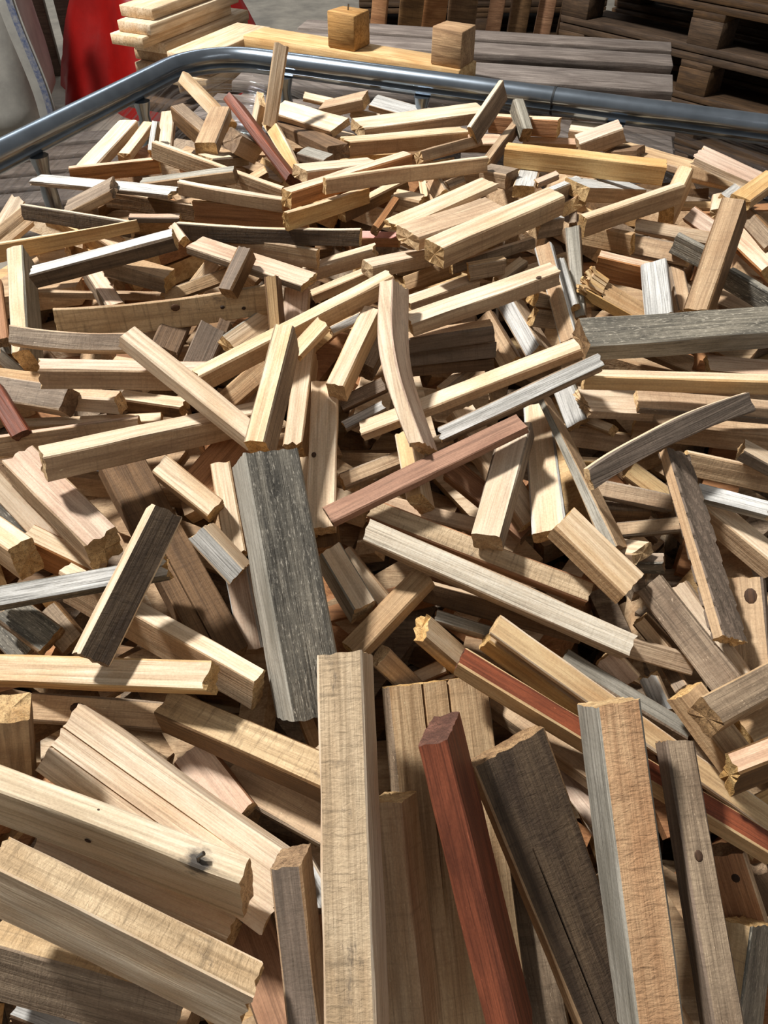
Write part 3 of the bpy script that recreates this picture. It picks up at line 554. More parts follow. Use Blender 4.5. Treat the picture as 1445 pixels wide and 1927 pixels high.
    ((28,362,938),(52,367,949),(-0.313,-0.383,0.869),13,11,"CO",dict(),"small orange-cream end above the split three-strip board"),
    ((40,339,970),(64,129,840),(0.244,-0.487,0.839),83,21,"TD",dict(g=0.34,h=0.6),"wide tan board with two long cracks behind the mahogany stick"),
    ((-26,301,1061),(-15,105,957),(-0.148,-0.467,0.872),30,48,"SC",dict(),"long rough-sawn tan stick pointing down the front centre"),
    ((7,245,968),(22,117,895),(-0.261,-0.499,0.826),23,51,"TT",dict(),"tan stick with striped side beside the long front stick"),
    ((36,254,1048),(84,110,913),(-0.247,-0.707,0.663),20,51,"RR",dict(),"mahogany red stick pointing down the front"),
    ((85,268,999),(163,120,862),(0.220,-0.596,0.772),58,21,"NT",dict(t=0.8,g=0.3,gd=1),"wide dark brown cracked board in the front"),
    ((148,272,1050),(166,110,931),(0.064,-0.583,0.810),29,42,"LG",dict(),"orange-tan rough plank with grey left side in front"),
    ((201,265,1010),(211,109,932),(0.037,-0.445,0.895),20,22,"DM",dict(),"grey-brown stick with a nail hole at front right"),
    ((248,224,928),(271,186,877),(-0.340,-0.820,0.460),28,15,"OT",dict(),"brown stick with blackened tip at front right"),
    ((255,179,915),(238,120,879),(-0.660,-0.249,0.709),21,50,"SK",dict(),"speckled pale stick in the bottom right corner"),
    ((235,298,951),(262,268,930),(-0.351,-0.734,0.581),15,11,"DT",dict(),"grey-tan stick behind the grey-brown nail-hole stick"),
    ((217,314,940),(231,303,933),(-0.014,-0.549,0.836),9,11,"TT",dict(),"small tan chip left of the nail-hole stick top"),
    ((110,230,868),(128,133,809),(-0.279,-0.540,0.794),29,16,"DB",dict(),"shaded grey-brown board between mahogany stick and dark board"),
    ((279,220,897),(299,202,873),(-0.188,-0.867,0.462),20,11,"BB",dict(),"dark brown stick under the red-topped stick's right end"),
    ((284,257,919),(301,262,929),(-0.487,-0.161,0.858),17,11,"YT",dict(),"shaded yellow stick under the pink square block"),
    ((-311,345,976),(-126,313,1014),(-0.242,-0.300,0.923),22,21,"CY",dict(s=0.6),"pale stick with broken ridges lying across the left"),
    ((-278,319,964),(-171,324,939),(0.233,-0.293,0.927),22,12,"TD",dict(),"tan knotty board below the pale broken-ridged stick"),
    ((-252,275,1037),(-286,277,921),(0.227,-0.971,-0.079),24,21,"TB",dict(),"brown block standing upright at the left edge"),
    ((-168,316,965),(-38,254,973),(-0.050,0.018,0.999),25,28,"SB",dict(),"weathered tan stick with white specks below the black slab"),
    ((-243,292,966),(-74,197,916),(-0.046,-0.528,0.848),55,21,"CC",dict(s=0.25,g=0.36,h=0.66),"wide cracked fan-shaped board at lower left"),
    ((-153,299,928),(-108,250,923),(-0.150,-0.245,0.958),29,16,"PO",dict(),"pink-orange rounded piece behind the cracked fan board"),
    ((-147,307,914),(-104,294,899),(0.264,-0.226,0.938),18,11,"TD",dict(),"tan stub under the weathered white-speckled stick"),
    ((-276,245,975),(-91,185,962),(0.108,0.109,0.988),18,50,"CC",dict(),"large square stick with a black nail stain at lower left"),
    ((-257,229,914),(-107,177,898),(0.095,-0.035,0.995),18,26,"CT",dict(s=0.3),"pale lit stick beneath the nail-stained square stick"),
    ((-249,185,990),(-85,127,938),(0.366,0.215,0.906),22,50,"SC",dict(s=0.6),"large silvery-sided stick with a black streak at lower left"),
    ((-276,163,893),(-142,136,869),(0.235,0.412,0.880),23,51,"SD",dict(),"thick stained block in the bottom left corner"),
    ((-276,148,825),(-216,131,810),(0.252,0.032,0.967),20,21,"WB",dict(s=0.5),"white-edged piece at the very bottom left"),
    ((-63,203,969),(-48,116,898),(-0.120,-0.643,0.756),21,33,"MT",dict(),"mauve stick with cross-cut lines in the front"),
    ((-121,288,914),(-39,239,925),(-0.176,-0.091,0.980),28,16,"TD",dict(),"shaded tan board behind the rough-sawn front stick"),
    ((-61,222,908),(-30,177,898),(-0.146,-0.305,0.941),16,11,"WC",dict(),"white piece between fan board and rough-sawn front stick"),
    ((-101,191,872),(-66,123,863),(-0.054,-0.150,0.987),35,19,"OB",dict(),"dark orange board at the bottom between large sticks"),
    ((-49,184,919),(-35,122,868),(-0.012,-0.636,0.772),16,11,"OT",dict(),"orange-brown stick right behind the cross-cut mauve stick"),
    ((-362,586,1075),(-329,545,1054),(-0.054,-0.491,0.869),16,11,"RR",dict(),"red-brown stick at the left edge"),
    ((-373,603,1062),(-292,579,1066),(-0.188,-0.519,0.834),24,21,"DT",dict(),"grey-tan flat block at the left edge beside the red-brown stick"),
    ((-382,629,1061),(-323,614,1064),(-0.185,-0.545,0.818),13,11,"TT",dict(),"tan stick above the grey-tan flat block"),
    ((-383,646,1075),(-372,654,1046),(0.800,-0.584,0.138),15,11,"WT",dict(s=1),"white striated end at the left edge"),
    ((-298,600,1053),(-248,587,1059),(-0.094,0.029,0.995),15,18,"TC",dict(),"short cream-ended block under the pink-topped block"),
    ((-260,617,1040),(-195,605,1038),(0.037,-0.002,0.999),18,15,"CB",dict(s=0.5),"ridged brown stick right of the short cream-ended block"),
    ((-403,734,1101),(-375,655,1081),(0.113,-0.201,0.973),12,11,"OO",dict(),"orange stick upright at the left edge"),
    ((-391,676,1079),(-379,659,1062),(0.133,-0.660,0.739),10,11,"KK",dict(),"black-grey stick at the left edge below the orange one"),
    ((-355,593,1027),(-214,588,1039),(-0.095,-0.304,0.948),11,8,"CT",dict(),"pale thin stick behind the long square cream stick"),
    ((-363,549,1036),(-225,559,1052),(-0.133,0.306,0.943),8,21,"PT",dict(),"tan board with pinkish lit top entering from the left"),
    ((-277,470,1085),(-115,582,1047),(0.150,0.111,0.982),19,25,"CT",dict(),"long square cream stick with a rough left end"),
    ((-320,511,1046),(-232,431,1026),(0.125,-0.106,0.987),30,34,"PT",dict(s=0.5),"pink-striped thick block below the long square cream stick"),
    ((-365,536,1017),(-307,494,963),(0.084,-0.739,0.669),21,34,"CT",dict(),"tan stick sloping along the pink-striped block"),
    ((-379,534,977),(-344,513,950),(0.449,-0.345,0.824),21,12,"KD",dict(),"dark grey flat piece at the left edge"),
    ((-342,463,1008),(-301,431,1013),(-0.044,0.108,0.993),22,35,"CT",dict(s=0.3),"pale block corner at the left edge above the silver stick"),
    ((-319,469,994),(-256,451,965),(0.394,-0.103,0.913),18,34,"CO",dict(),"orange-sided stick with brightly lit top above the silver stick"),
    ((-308,381,1021),(-173,404,1033),(0.013,-0.547,0.837),17,21,"WK",dict(s=1),"long silver-white striated stick at the left"),
    ((-171,424,1075),(-214,322,1025),(0.523,-0.542,0.657),25,21,"NC",dict(),"dark brown stick standing with a lit left edge"),  # dark face and cream edge put shade and light into the colour
    ((-244,536,1028),(-131,364,962),(0.288,-0.170,0.942),40,21,"BB",dict(g=0.35,gd=1),"wide brown cracked board left of the black slab"),
    ((-195,505,1050),(-145,471,1030),(0.084,-0.411,0.908),20,21,"CT",dict(),"creamy yellow block left of the black slab"),
    ((-152,442,1035),(-120,420,1008),(-0.011,-0.772,0.635),18,34,"WC",dict(),"white-painted block against the left of the black slab"),
    ((-270,423,992),(-97,323,983),(0.127,0.133,0.983),16,35,"CT",dict(),"long tan stick sloping down to the black slab foot"),
    ((-128,449,981),(-113,395,937),(-0.068,-0.644,0.762),21,35,"PW",dict(),"pale pinkish block left of the black slab middle"),
    ((-307,390,996),(-269,367,984),(0.163,-0.214,0.963),26,14,"KD",dict(),"dark grey sawn end under the silver-white stick"),
    ((-329,395,975),(-297,370,961),(0.005,-0.486,0.874),22,12,"KD",dict(),"dark grey board at the left edge under the silver stick"),
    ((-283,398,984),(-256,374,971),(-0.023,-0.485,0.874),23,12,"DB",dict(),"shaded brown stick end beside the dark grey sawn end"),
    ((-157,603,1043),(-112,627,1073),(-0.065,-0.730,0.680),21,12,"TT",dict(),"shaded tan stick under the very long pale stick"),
    ((-167,662,1093),(-184,632,1066),(0.122,-0.712,0.691),26,15,"MM",dict(),"mauve flat piece behind the bright cream stick"),
    ((-117,700,1082),(-149,631,1091),(0.583,-0.174,0.794),22,12,"CG",dict(),"pale grey flat stick under the weathered board end"),
    ((-158,680,1089),(-172,653,1064),(0.045,-0.688,0.724),13,11,"BB",dict(),"dark narrow stick right of the mauve flat piece"),
    ((-208,695,1085),(-216,646,1075),(0.329,-0.227,0.917),27,15,"BB",dict(),"dark brown piece right of the bright cream stick top"),
    ((-106,637,1059),(-133,609,1027),(-0.049,-0.735,0.676),24,14,"TT",dict(),"tan slanting stick behind the two-tone standing stick"),
    ((-301,772,1090),(-258,771,1120),(-0.570,-0.248,0.784),26,8,"TD",dict(),"tan stick under the silver-topped dark stick"),
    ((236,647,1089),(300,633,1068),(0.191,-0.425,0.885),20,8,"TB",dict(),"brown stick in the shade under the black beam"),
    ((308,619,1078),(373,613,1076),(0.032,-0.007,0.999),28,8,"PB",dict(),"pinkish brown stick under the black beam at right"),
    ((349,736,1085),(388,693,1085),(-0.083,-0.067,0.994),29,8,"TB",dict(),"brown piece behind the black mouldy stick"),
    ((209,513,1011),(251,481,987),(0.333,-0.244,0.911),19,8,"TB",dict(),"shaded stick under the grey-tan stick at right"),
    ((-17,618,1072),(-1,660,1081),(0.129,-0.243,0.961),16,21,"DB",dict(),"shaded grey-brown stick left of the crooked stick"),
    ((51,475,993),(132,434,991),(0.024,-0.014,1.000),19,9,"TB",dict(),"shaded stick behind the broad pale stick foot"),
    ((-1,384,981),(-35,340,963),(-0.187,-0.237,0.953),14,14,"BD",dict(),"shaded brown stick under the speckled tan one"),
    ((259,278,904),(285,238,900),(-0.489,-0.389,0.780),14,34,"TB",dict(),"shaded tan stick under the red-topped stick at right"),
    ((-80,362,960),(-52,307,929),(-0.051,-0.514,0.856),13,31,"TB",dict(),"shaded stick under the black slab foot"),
]

def stick_mesh(L, aw, bw, mats, opt, seed):
    r = random.Random(seed)
    s = opt.get('s', 0); fray = opt.get('f', 0); tp = opt.get('t', 1); bend = opt.get('b', 0) / 1000
    by, bz = opt.get('by', 0), opt.get('bz', 1); path = opt.get('p'); carve = opt.get('z')
    nA = max(5, min(12, int(aw / 0.0035))); nB = max(4, min(10, int(bw / 0.0035)))
    nX = max(8, min(20, int(L / 0.011)))
    if path: nX = 30
    if carve: nX, nB = 170, 26
    hy, hz = aw / 2, bw / 2
    c = min(0.0014, 0.12 * min(aw, bw))
    grooves = [opt[k] for k in 'gh' if k in opt]
    per = []                                        # (y, z, ny, nz, face, depth weight, is corner)
    fr = [i / (nA - 1) for i in range(nA)]
    top = [(f, 0) for f in fr]
    for g in grooves: top = [q for q in top if abs(q[0] - g) > 0.03] + [(g - 0.018, 0), (g, 1), (g + 0.018, 0)]
    top.sort()
    for f, dp in top: per.append((-hy + c + f * (aw - 2 * c), hz, 0, 1, 0, dp))
    for i in range(nB): per.append((hy, hz - c - i / (nB - 1) * (bw - 2 * c), 1, 0, 1, 0))
    for i in range(nA): per.append((hy - c - fr[i] * (aw - 2 * c), -hz, 0, -1, 0, 0))
    for i in range(nB): per.append((-hy, -hz + c + i / (nB - 1) * (bw - 2 * c), -1, 0, 1, 0))
    m = len(per)
    ridge = [r.uniform(-1, 0.15) * s * 0.0017 for _ in per]
    for k in range(m):                              # split ridges come in pairs so that steps read as fibres
        if r.random() < 0.45: ridge[k] = ridge[k - 1]
    tilt = [r.uniform(-0.09, 0.09) for _ in range(4)]
    jag = 0.0008 + 0.002 * s + 0.012 * fray
    j0 = [r.uniform(-1, 1) * jag for _ in per]; j1 = [r.uniform(-1, 1) * (0.0008 + 0.002 * s) for _ in per]
    tw = r.uniform(-0.04, 0.04); sd = r.uniform(0, 90)
    gs, ge = (0.3, 1.01) if opt.get('gd') else (-0.01, 0.75)
    def offs(t):
        if path:
            q = [(0, 0)] + [(a, b / 1000) for a, b in path] + [(1, 0)]
            for i in range(len(q) - 1):
                if q[i][0] <= t <= q[i + 1][0] + 1e-9:
                    k = (t - q[i][0]) / max(1e-6, q[i + 1][0] - q[i][0])
                    p0 = q[max(0, i - 1)]; p1, p2 = q[i], q[i + 1]; p3 = q[min(len(q) - 1, i + 2)]
                    m1 = (p2[1] - p0[1]) / max(1e-6, p2[0] - p0[0]) * (p2[0] - p1[0]); m2 = (p3[1] - p1[1]) / max(1e-6, p3[0] - p1[0]) * (p2[0] - p1[0])
                    k2, k3 = k * k, k * k * k
                    return (2 * k3 - 3 * k2 + 1) * p1[1] + (k3 - 2 * k2 + k) * m1 + (-2 * k3 + 3 * k2) * p2[1] + (k3 - k2) * m2
            return 0
        return bend * (1 - (2 * t - 1) ** 2)
    bm = bmesh.new(); rings = []
    for i in range(nX + 1):
        t = i / nX; x = (t - 0.5) * L
        sc = 1 + (tp - 1) * t
        o_ = offs(t); ca, sa = math.cos(tw * (t - .5)), math.sin(tw * (t - .5))
        ring_ = []
        for k, (y, z, ny, nz, face, dp) in enumerate(per):
            w = noise.noise(Vector((x * 26 + sd, y * 60, z * 60))) * 0.0007 + noise.noise(Vector((x * 9 + sd, ny * 3, nz * 3))) * 0.0011
            w += ridge[k] * (0.75 + 0.5 * noise.noise(Vector((x * 18, k * 1.7, sd))))
            if dp and gs < t < ge: w -= 0.0055 * min(1, 4 * abs(t - (gs if ge > 1 else ge)))
            if carve and face == 1:
                ph = (x / 0.019 + z / 0.016) % 1.0
                w += -0.0032 * max(0, 1 - min(ph, 1 - ph) / 0.15) + 0.0007 * ph
            yy, zz = y * sc + ny * w, z * (0.5 + 0.5 * sc) + nz * w
            yy, zz = yy * ca - zz * sa, yy * sa + zz * ca
            xx = x
            e0 = max(0, 1 - t / 0.14); e1 = max(0, 1 - (1 - t) / 0.14)
            xx += e0 * (tilt[0] * yy + tilt[1] * zz + (j0[k] if i == 0 else 0)) + e1 * (tilt[2] * yy + tilt[3] * zz + (j1[k] if i == nX else 0))
            ring_.append(bm.verts.new((xx, yy + by * o_, zz + bz * o_)))
        rings.append(ring_)
    for i in range(nX):
        for k in range(m):
            f = bm.faces.new((rings[i][k], rings[i][(k + 1) % m], rings[i + 1][(k + 1) % m], rings[i + 1][k]))
            f.material_index = per[k][4] if per[k][4] == per[(k + 1) % m][4] else 1
    for ring_, flip in ((rings[0], False), (rings[-1], True)):
        cx = sum((v.co for v in ring_), Vector()) / m
        inner = [bm.verts.new(cx + (v.co - cx) * 0.55 + Vector((r.uniform(-1, 1) * 0.0006, 0, 0))) for v in ring_]
        cv = bm.verts.new(cx)
        for k in range(m):
            a, b_, c_, d_ = ring_[k], ring_[(k + 1) % m], inner[(k + 1) % m], inner[k]
            f = bm.faces.new((a, d_, c_, b_) if not flip else (a, b_, c_, d_)); f.material_index = 2
            f = bm.faces.new((d_, cv, c_) if not flip else (c_, cv, d_)); f.material_index = 2
    bmesh.ops.recalc_face_normals(bm, faces=bm.faces[:])
    me = finish(bm, 'stick', 0.5)
    for q in mats: me.materials.append(q)
    return me

def end_mat(code):
    return END_R if code == 'R' else END_D if code in 'KGDNBMOU' else END_L

KNOT = wood('dark_knot', (84, 58, 38), (48, 32, 22), 0.8)
KNOTS = {
    'wide weathered board with knot and dark stains left of centre': [(0.56, 0.42, 'B', 0.0035), (0.78, 0.6, 'B', 0.0018), (0.88, 0.72, 'B', 0.0016)],
    'tan knotty board below the pale broken-ridged stick': [(0.33, 0.45, 'A', 0.0045)],
    'broad brown board with a knot hole at the right edge': [(0.18, 0.72, 'A', 0.005)],
    'grey-brown stick with a nail hole at front right': [(0.41, 0.55, 'A', 0.0028)],
    'long cream stick rising right from the crooked stick': [(0.86, 0.85, 'A', 0.0022)],
    'long pale flat stick lying vertically left of the red-brown one': [(0.53, 0.2, 'A', 0.0022)],
    'large square stick with a black nail stain at lower left': [(0.42, 0.45, 'B', 0.002), (0.44, 0.35, 'A', 0.0015)],
    'brown stick with blackened tip at front right': [(0.28, 0.6, 'A', 0.003)],
}
BY_LABEL = {}
for idx, (p1, p2, nA_, aw, bw, code, opt, label) in enumerate(STICKS):
    a, b_ = Vector(p1) / 1000, Vector(p2) / 1000
    X = (b_ - a); L = X.length; X.normalize()
    Z = Vector(nA_); Z = (Z - X * Z.dot(X)).normalized(); Y = Z.cross(X)
    o_ = dict(opt)
    if 'by' in o_: o_['by'] *= o_.get('sy', 1)
    name = 'firewood_board' if max(aw, bw) > 42 and L > 0.09 else 'firewood_block' if L * 1000 < 2.3 * max(aw, bw) else 'firewood_stick'
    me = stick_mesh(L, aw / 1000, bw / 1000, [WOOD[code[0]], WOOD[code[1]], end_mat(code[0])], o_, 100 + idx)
    o = link(name, me, None)
    o.matrix_world = Matrix(((X.x, Y.x, Z.x, 0), (X.y, Y.y, Z.y, 0), (X.z, Y.z, Z.z, 0), (0, 0, 0, 1)))
    o.location = (a + b_) / 2
    tag(o, label, 'firewood', 'loose firewood pieces heaped in the cage')
    BY_LABEL[label] = o
    sgn = 1 if Y.dot(Vector((0, 0, 1.5)) - o.location) > 0 else -1      # side of face B that is turned outwards
    for (t_, u_, face_, rad_) in KNOTS.get(label, ()):
        bm = bmesh.new()
        bmesh.ops.create_uvsphere(bm, u_segments=10, v_segments=6, radius=1)
        for v in bm.verts: v.co = Vector((v.co.x * rad_ * 1.3, v.co.y * rad_, v.co.z * 0.0006))
        kn = link('knot', finish(bm, 'knot', 2), KNOT, parent=o)
        if face_ == 'A': kn.location = ((t_ - .5) * L, (u_ - .5) * aw / 1000 * sgn, bw / 2000)
        else:
            kn.location = ((t_ - .5) * L, sgn * aw / 2000, (.5 - u_) * bw / 1000); kn.rotation_euler = (math.pi / 2, 0, 0)
    if 'nail stain' in label:
        me.materials[0] = wood('nail_stained_pine', (230, 210, 176), (208, 180, 138), 0.4, spot=((0.84 - .5) * L, sgn * aw / 2300, bw / 2000, 0.013))
        me.materials[1] = me.materials[0]
        bm = bmesh.new(); tube(bm, [(0, 0, -0.004), (0, 0, 0.005), (0.003, 0.002, 0.008)], 0.0016, 8)
        link('nail', finish(bm, 'nail'), NAILM, parent=o, loc=((0.84 - .5) * L, sgn * aw / 3500, bw / 2000))

# ---------------------------------------------------------------- the rest of the heap below (uncountable)
def surf(x, y):
    rel = Vector((x, y, 0)) - C0
    dl, db = max(rel.dot(EB), 0), max(rel.dot(EL), 0)
    return RIM + 0.012 - .24 * min(max((.95 - y) / .8, 0), 1.15) ** 1.2 - 0.085 * math.exp(-db / 0.13) - 0.06 * math.exp(-dl / 0.10) + .02 * math.exp(-((db - .5) / .3) ** 2)
import numpy as np
OB = []
for (p1, p2, nA_, aw, bw, code, opt, label) in STICKS:
    a, b_ = np.array(p1) / 1000, np.array(p2) / 1000
    X = (b_ - a); L = np.linalg.norm(X); X /= L
    Z = np.array(nA_); Z = Z - X * Z.dot(X); Z /= np.linalg.norm(Z); Y = np.cross(Z, X)
    OB.append(((a + b_) / 2, X, Y, Z, L / 2, aw / 2000, bw / 2000))
OC = np.array([q[0] for q in OB]); OR = np.array([np.stack(q[1:4]) for q in OB]); OH = np.array([q[4:7] for q in OB])
def blocked(a, b_, pad):
    for t_ in (0.0, 0.2, 0.4, 0.6, 0.8, 1.0):
        p_ = np.array(a) * (1 - t_) + np.array(b_) * t_
        d_ = np.abs(np.einsum('nij,nj->ni', OR, p_ - OC)) - OH
        if (d_.max(axis=1) < pad).any(): return True
    return False
verts, faces, fm = [], [], []
fmats = [WOOD[k] for k in 'TTCBDOTY']
r2 = random.Random(3)
z_depth = [0.042 + 0.02 * k for k in range(7)] + [0.19 + 0.03 * k for k in range(25)]
for li, dz in enumerate(z_depth):
    for k in range(210 if li < 7 else 90):
        b_, l_ = r2.uniform(0.04, LEN_B - 0.06), r2.uniform(0.04, LEN_L - 0.06)
        p = bin_pt(b_, l_)
        z = surf(p.x, p.y) - dz
        if z < 0.2: continue
        ang = r2.uniform(0, math.pi); Lh = r2.uniform(0.05, 0.095); hw = r2.uniform(0.009, 0.018); hh = r2.uniform(0.008, 0.013)
        tx, ty = math.cos(ang), math.sin(ang)
        rel = [Vector((tx, ty, 0)) * Lh * s_ for s_ in (-1, 1)]
        ends_ = []
        for q in rel:
            e = p + q; rb = (e - C0)
            bb, ll = min(max(rb.dot(EB), 0.03), LEN_B - 0.03), min(max(rb.dot(EL), 0.03), LEN_L - 0.03)
            e = bin_pt(bb, ll); e.z = min(z, surf(e.x, e.y) - dz) + r2.uniform(-0.008, 0.004); ends_.append(e)
        X = (ends_[1] - ends_[0]).normalized()
        Yv = Vector((0, 0, 1)).cross(X).normalized(); Zv = X.cross(Yv)
        rot = r2.uniform(-0.6, 0.6); Y2 = Yv * math.cos(rot) + Zv * math.sin(rot); Z2 = Zv * math.cos(rot) - Yv * math.sin(rot)
        if li < 13 and blocked(ends_[0], ends_[1], 0.0175): continue
        n0 = len(verts)
        for e in ends_:
            for sy, sz in ((-1, -1), (1, -1), (1, 1), (-1, 1)): verts.append(e + Y2 * hw * sy + Z2 * hh * sz)
        faces += [tuple(n0 + q for q in f) for f in ((0, 1, 2, 3), (7, 6, 5, 4), (0, 4, 5, 1), (1, 5, 6, 2), (2, 6, 7, 3), (3, 7, 4, 0))]
        fm += [r2.randrange(len(fmats))] * 6
me = bpy.data.meshes.new('buried_firewood'); me.from_pydata(verts, [], faces); me.polygons.foreach_set('material_index', fm)
for q in fmats: me.materials.append(q)
tag(link('buried_firewood', me, None), 'jumbled firewood buried under the top pieces in the cage', 'firewood', kind='stuff')

# ---------------------------------------------------------------- background
# grey pallet with weathered deck boards right behind the cage
EU = Vector((-0.975, 0.22, 0)); EW = Vector((-0.22, -0.975, 0)); PO = Vector((0.703, 2.15, 0))
rz_b = math.atan2(EU.y, EU.x)
pal = empty('grey_pallet', PO + EU * 0.6 + EW * 0.4, 0)
tag(pal, 'grey weathered pallet with open deck boards behind the cage', 'pallet')
def pchild(parent, name, mesh, mat, loc, rz):
    o = link(name, mesh, mat, loc=loc, rot=(0, 0, rz)); o.parent = parent; o.matrix_parent_inverse = Matrix.Translation(-parent.location); return o
ZD = 0.98
for k, (w0, w1, lo_) in enumerate(((0.0, 0.076, .93), (0.112, 0.198, .92), (0.275, 0.385, .93), (0.44, 0.53, .93), (0.615, 0.655, .92), (0.665, 0.755, .93))):
    mid = PO + EU * (lo_ / 2 + 0.004 * k) + EW * (w0 + w1) / 2
    pchild(pal, 'deck_board', box_mesh('deck_board', lo_, w1 - w0, 0.022, 0.002, 0.003, k), PALLET, mid + Vector((0, 0, ZD - 0.011)), rz_b)
for u in (0.06, 0.465, 0.87):
    mid = PO + EU * u + EW * 0.375
    pchild(pal, 'stringer_board', box_mesh('stringer_board', 0.1, 0.75, 0.022, 0.002), PALLET, mid + Vector((0, 0, ZD - 0.034)), rz_b)
    for w in (0.05, 0.375, 0.70):
        pchild(pal, 'pallet_block', box_mesh('pallet_block', 0.1, 0.1, 0.078, 0.003), PALLET, PO + EU * u + EW * w + Vector((0, 0, ZD - 0.084)), rz_b)
for w in (0.05, 0.375, 0.70):
    pchild(pal, 'bottom_board', box_mesh('bottom_board', .93, 0.1, 0.022, 0.002), PALLET, PO + EU * 0.465 + EW * w + Vector((0, 0, ZD - 0.134)), rz_b)

def pallet(name, label, base, ang, ztop_list, mat, seedb=0, PL=1.2):
    for q, z0 in enumerate(ztop_list):
        e = empty(name, (base.x, base.y, z0), ang)
        tag(e, label[q], 'pallet', 'wooden pallets stacked behind the cage')
        def ch(nm, key, dims, loc):
            if key not in PM: PM[key] = box_mesh(nm, *dims, 0.002, 0.002, seedb)
            o = link(nm, PM[key], mat, loc=loc); o.parent = e
        for k in range(3): ch('bottom_board', 'bb', (PL, 0.1, 0.022), (PL / 2, 0.05 + 0.35 * k, 0.011))
        for i in range(3):
            for k in range(3): ch('pallet_block', 'pb', (0.12, 0.1, 0.078), (0.06 + (PL / 2 - 0.06) * i, 0.05 + 0.35 * k, 0.061))
        for i in range(3): ch('stringer_board', 'sb', (0.12, 0.8, 0.022), (0.06 + (PL / 2 - 0.06) * i, 0.4, 0.111))
        for k in range(5): ch('deck_board', 'db', (PL, 0.12, 0.022), (PL / 2, 0.06 + 0.17 * k, 0.133))
PM = {}
# four more pallets under the grey deck, down to the floor
PMk = PM
pallet('grey_pallet', ['grey pallet at the floor under the deck boards', 'grey pallet second from the floor under the deck boards', 'grey pallet third from the floor under the deck boards', 'grey pallet fourth from the floor under the deck boards', 'grey pallet fifth from the floor under the deck boards'],
       PO + EU * 0.93 + EW * 0.78, math.atan2(-EU.y, -EU.x), [0.0 + 0.148 * k for k in range(5)], PALLET, PL=0.93)
# brown pallets further back on the right, their lack of light put into the colour
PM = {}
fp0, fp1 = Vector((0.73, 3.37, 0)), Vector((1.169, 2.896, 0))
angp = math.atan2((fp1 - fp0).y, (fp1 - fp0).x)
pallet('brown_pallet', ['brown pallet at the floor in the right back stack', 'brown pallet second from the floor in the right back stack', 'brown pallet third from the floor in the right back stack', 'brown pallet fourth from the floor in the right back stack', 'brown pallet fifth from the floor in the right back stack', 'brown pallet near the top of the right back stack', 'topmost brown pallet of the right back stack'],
       fp0 - (fp1 - fp0).normalized() * 0.08, angp, [0.0 + 0.148 * k for k in range(7)], PALLET_DIM)

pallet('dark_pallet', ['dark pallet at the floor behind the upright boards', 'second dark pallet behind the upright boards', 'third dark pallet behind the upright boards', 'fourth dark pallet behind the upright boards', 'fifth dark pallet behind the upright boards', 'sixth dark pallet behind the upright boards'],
       Vector((-0.12, 4.35, 0)), 0.02, [0.148 * k for k in range(6)], BROWN_DARK)  # stack added as a dark backing behind the upright boards

# yellow plank with two wooden cubes lying on the grey deck
pa, pb = Vector((-0.31, 2.105, 0)), Vector((0.178, 1.825, 0))
pd = (pb - pa).normalized(); prz = math.atan2(pd.y, pd.x)
pl = link('plank', box_mesh('plank', (pb - pa).length, 0.085, 0.03, 0.002, 0.001), WOOD['Y'], loc=(pa + pb) / 2 + Vector((0, 0, ZD + 0.0185)), rot=(0, 0, prz))
tag(pl, 'yellow plank lying on the grey pallet behind the cage, carrying two wooden cubes', 'plank')
for pos, lb, nail in ((Vector((-0.088, 1.957, 0)), 'left wooden cube with a nail on top, on the yellow plank', True), (Vector((0.133, 1.822, 0)), 'right wooden cube on the end of the yellow plank', False)):
    t = (pos - pa).dot(pd); q = pa + pd * t
    e = link('wooden_cube', box_mesh('wooden_cube', 0.072, 0.066, 0.070, 0.002, 0.002, 5), [CUBE], loc=q + Vector((0, 0, ZD + 0.0335 + 0.0352)), rot=(0, 0, prz))
    tag(e, lb, 'wood block', 'wooden cubes on the yellow plank')
    if nail:
        bm = bmesh.new(); tube(bm, [(0, 0, 0.033), (0.002, 0, 0.047)], 0.0017, 8)
        n = link('nail', finish(bm, 'nail'), NAILM, parent=e)

# stacked boards left of the plank
sd_ = Vector((0.438, 0.899, 0)); sw = Vector((0.899, -0.438, 0)); srz = math.atan2(sd_.y, sd_.x)
def stack_board(front_left, z, length, width, thick, mat, label, seed):
    c_ = front_left + sd_ * length / 2 + sw * width / 2
    o = link('stacked_board', box_mesh('stacked_board', length, width, thick, 0.0015, 0.0004, seed), mat, loc=c_ + Vector((0, 0, z)), rot=(0, 0, srz))
    tag(o, label, 'board', 'boards stacked behind the rim corner')
A0 = Vector((-0.64, 2.06, 0))
ordn = ['topmost board of the left pile of sawn boards', 'second board from the top of the left pile', 'third board from the top of the left pile, sticking out furthest', 'fourth board from the top of the left pile', 'fifth board from the top of the left pile', 'sixth board from the top of the left pile']
outs = [0.05, 0.02, 0.0, 0.06, 0.07, 0.05]
for k in range(6):
    stack_board(A0 + sd_ * outs[k] + sw * (0.012 * (k % 2)), 1.055 - 0.0235 * k, 0.36, 0.095, 0.0225, WOOD['C'] if k < 4 else WOOD['T'], ordn[k], k)
B0 = Vector((-0.50, 2.0, 0))
ordb = ['lit top board of the lower right pile of boards', 'second board of the lower right pile behind the rim', 'third board of the lower right pile behind the rim', 'fourth board of the lower right pile behind the rim']
for k in range(4):
    stack_board(B0 + sd_ * (0.02 * (k % 2)), 0.985 - 0.0235 * k, 0.29, 0.1, 0.0225, WOOD['T'] if k % 2 else WOOD['C'], ordb[k], 20 + k)
bx = empty('board_trestle', A0 + sd_ * 0.3 + sw * 0.1, srz)
tag(bx, 'rough timber support under the stacked boards', 'trestle')
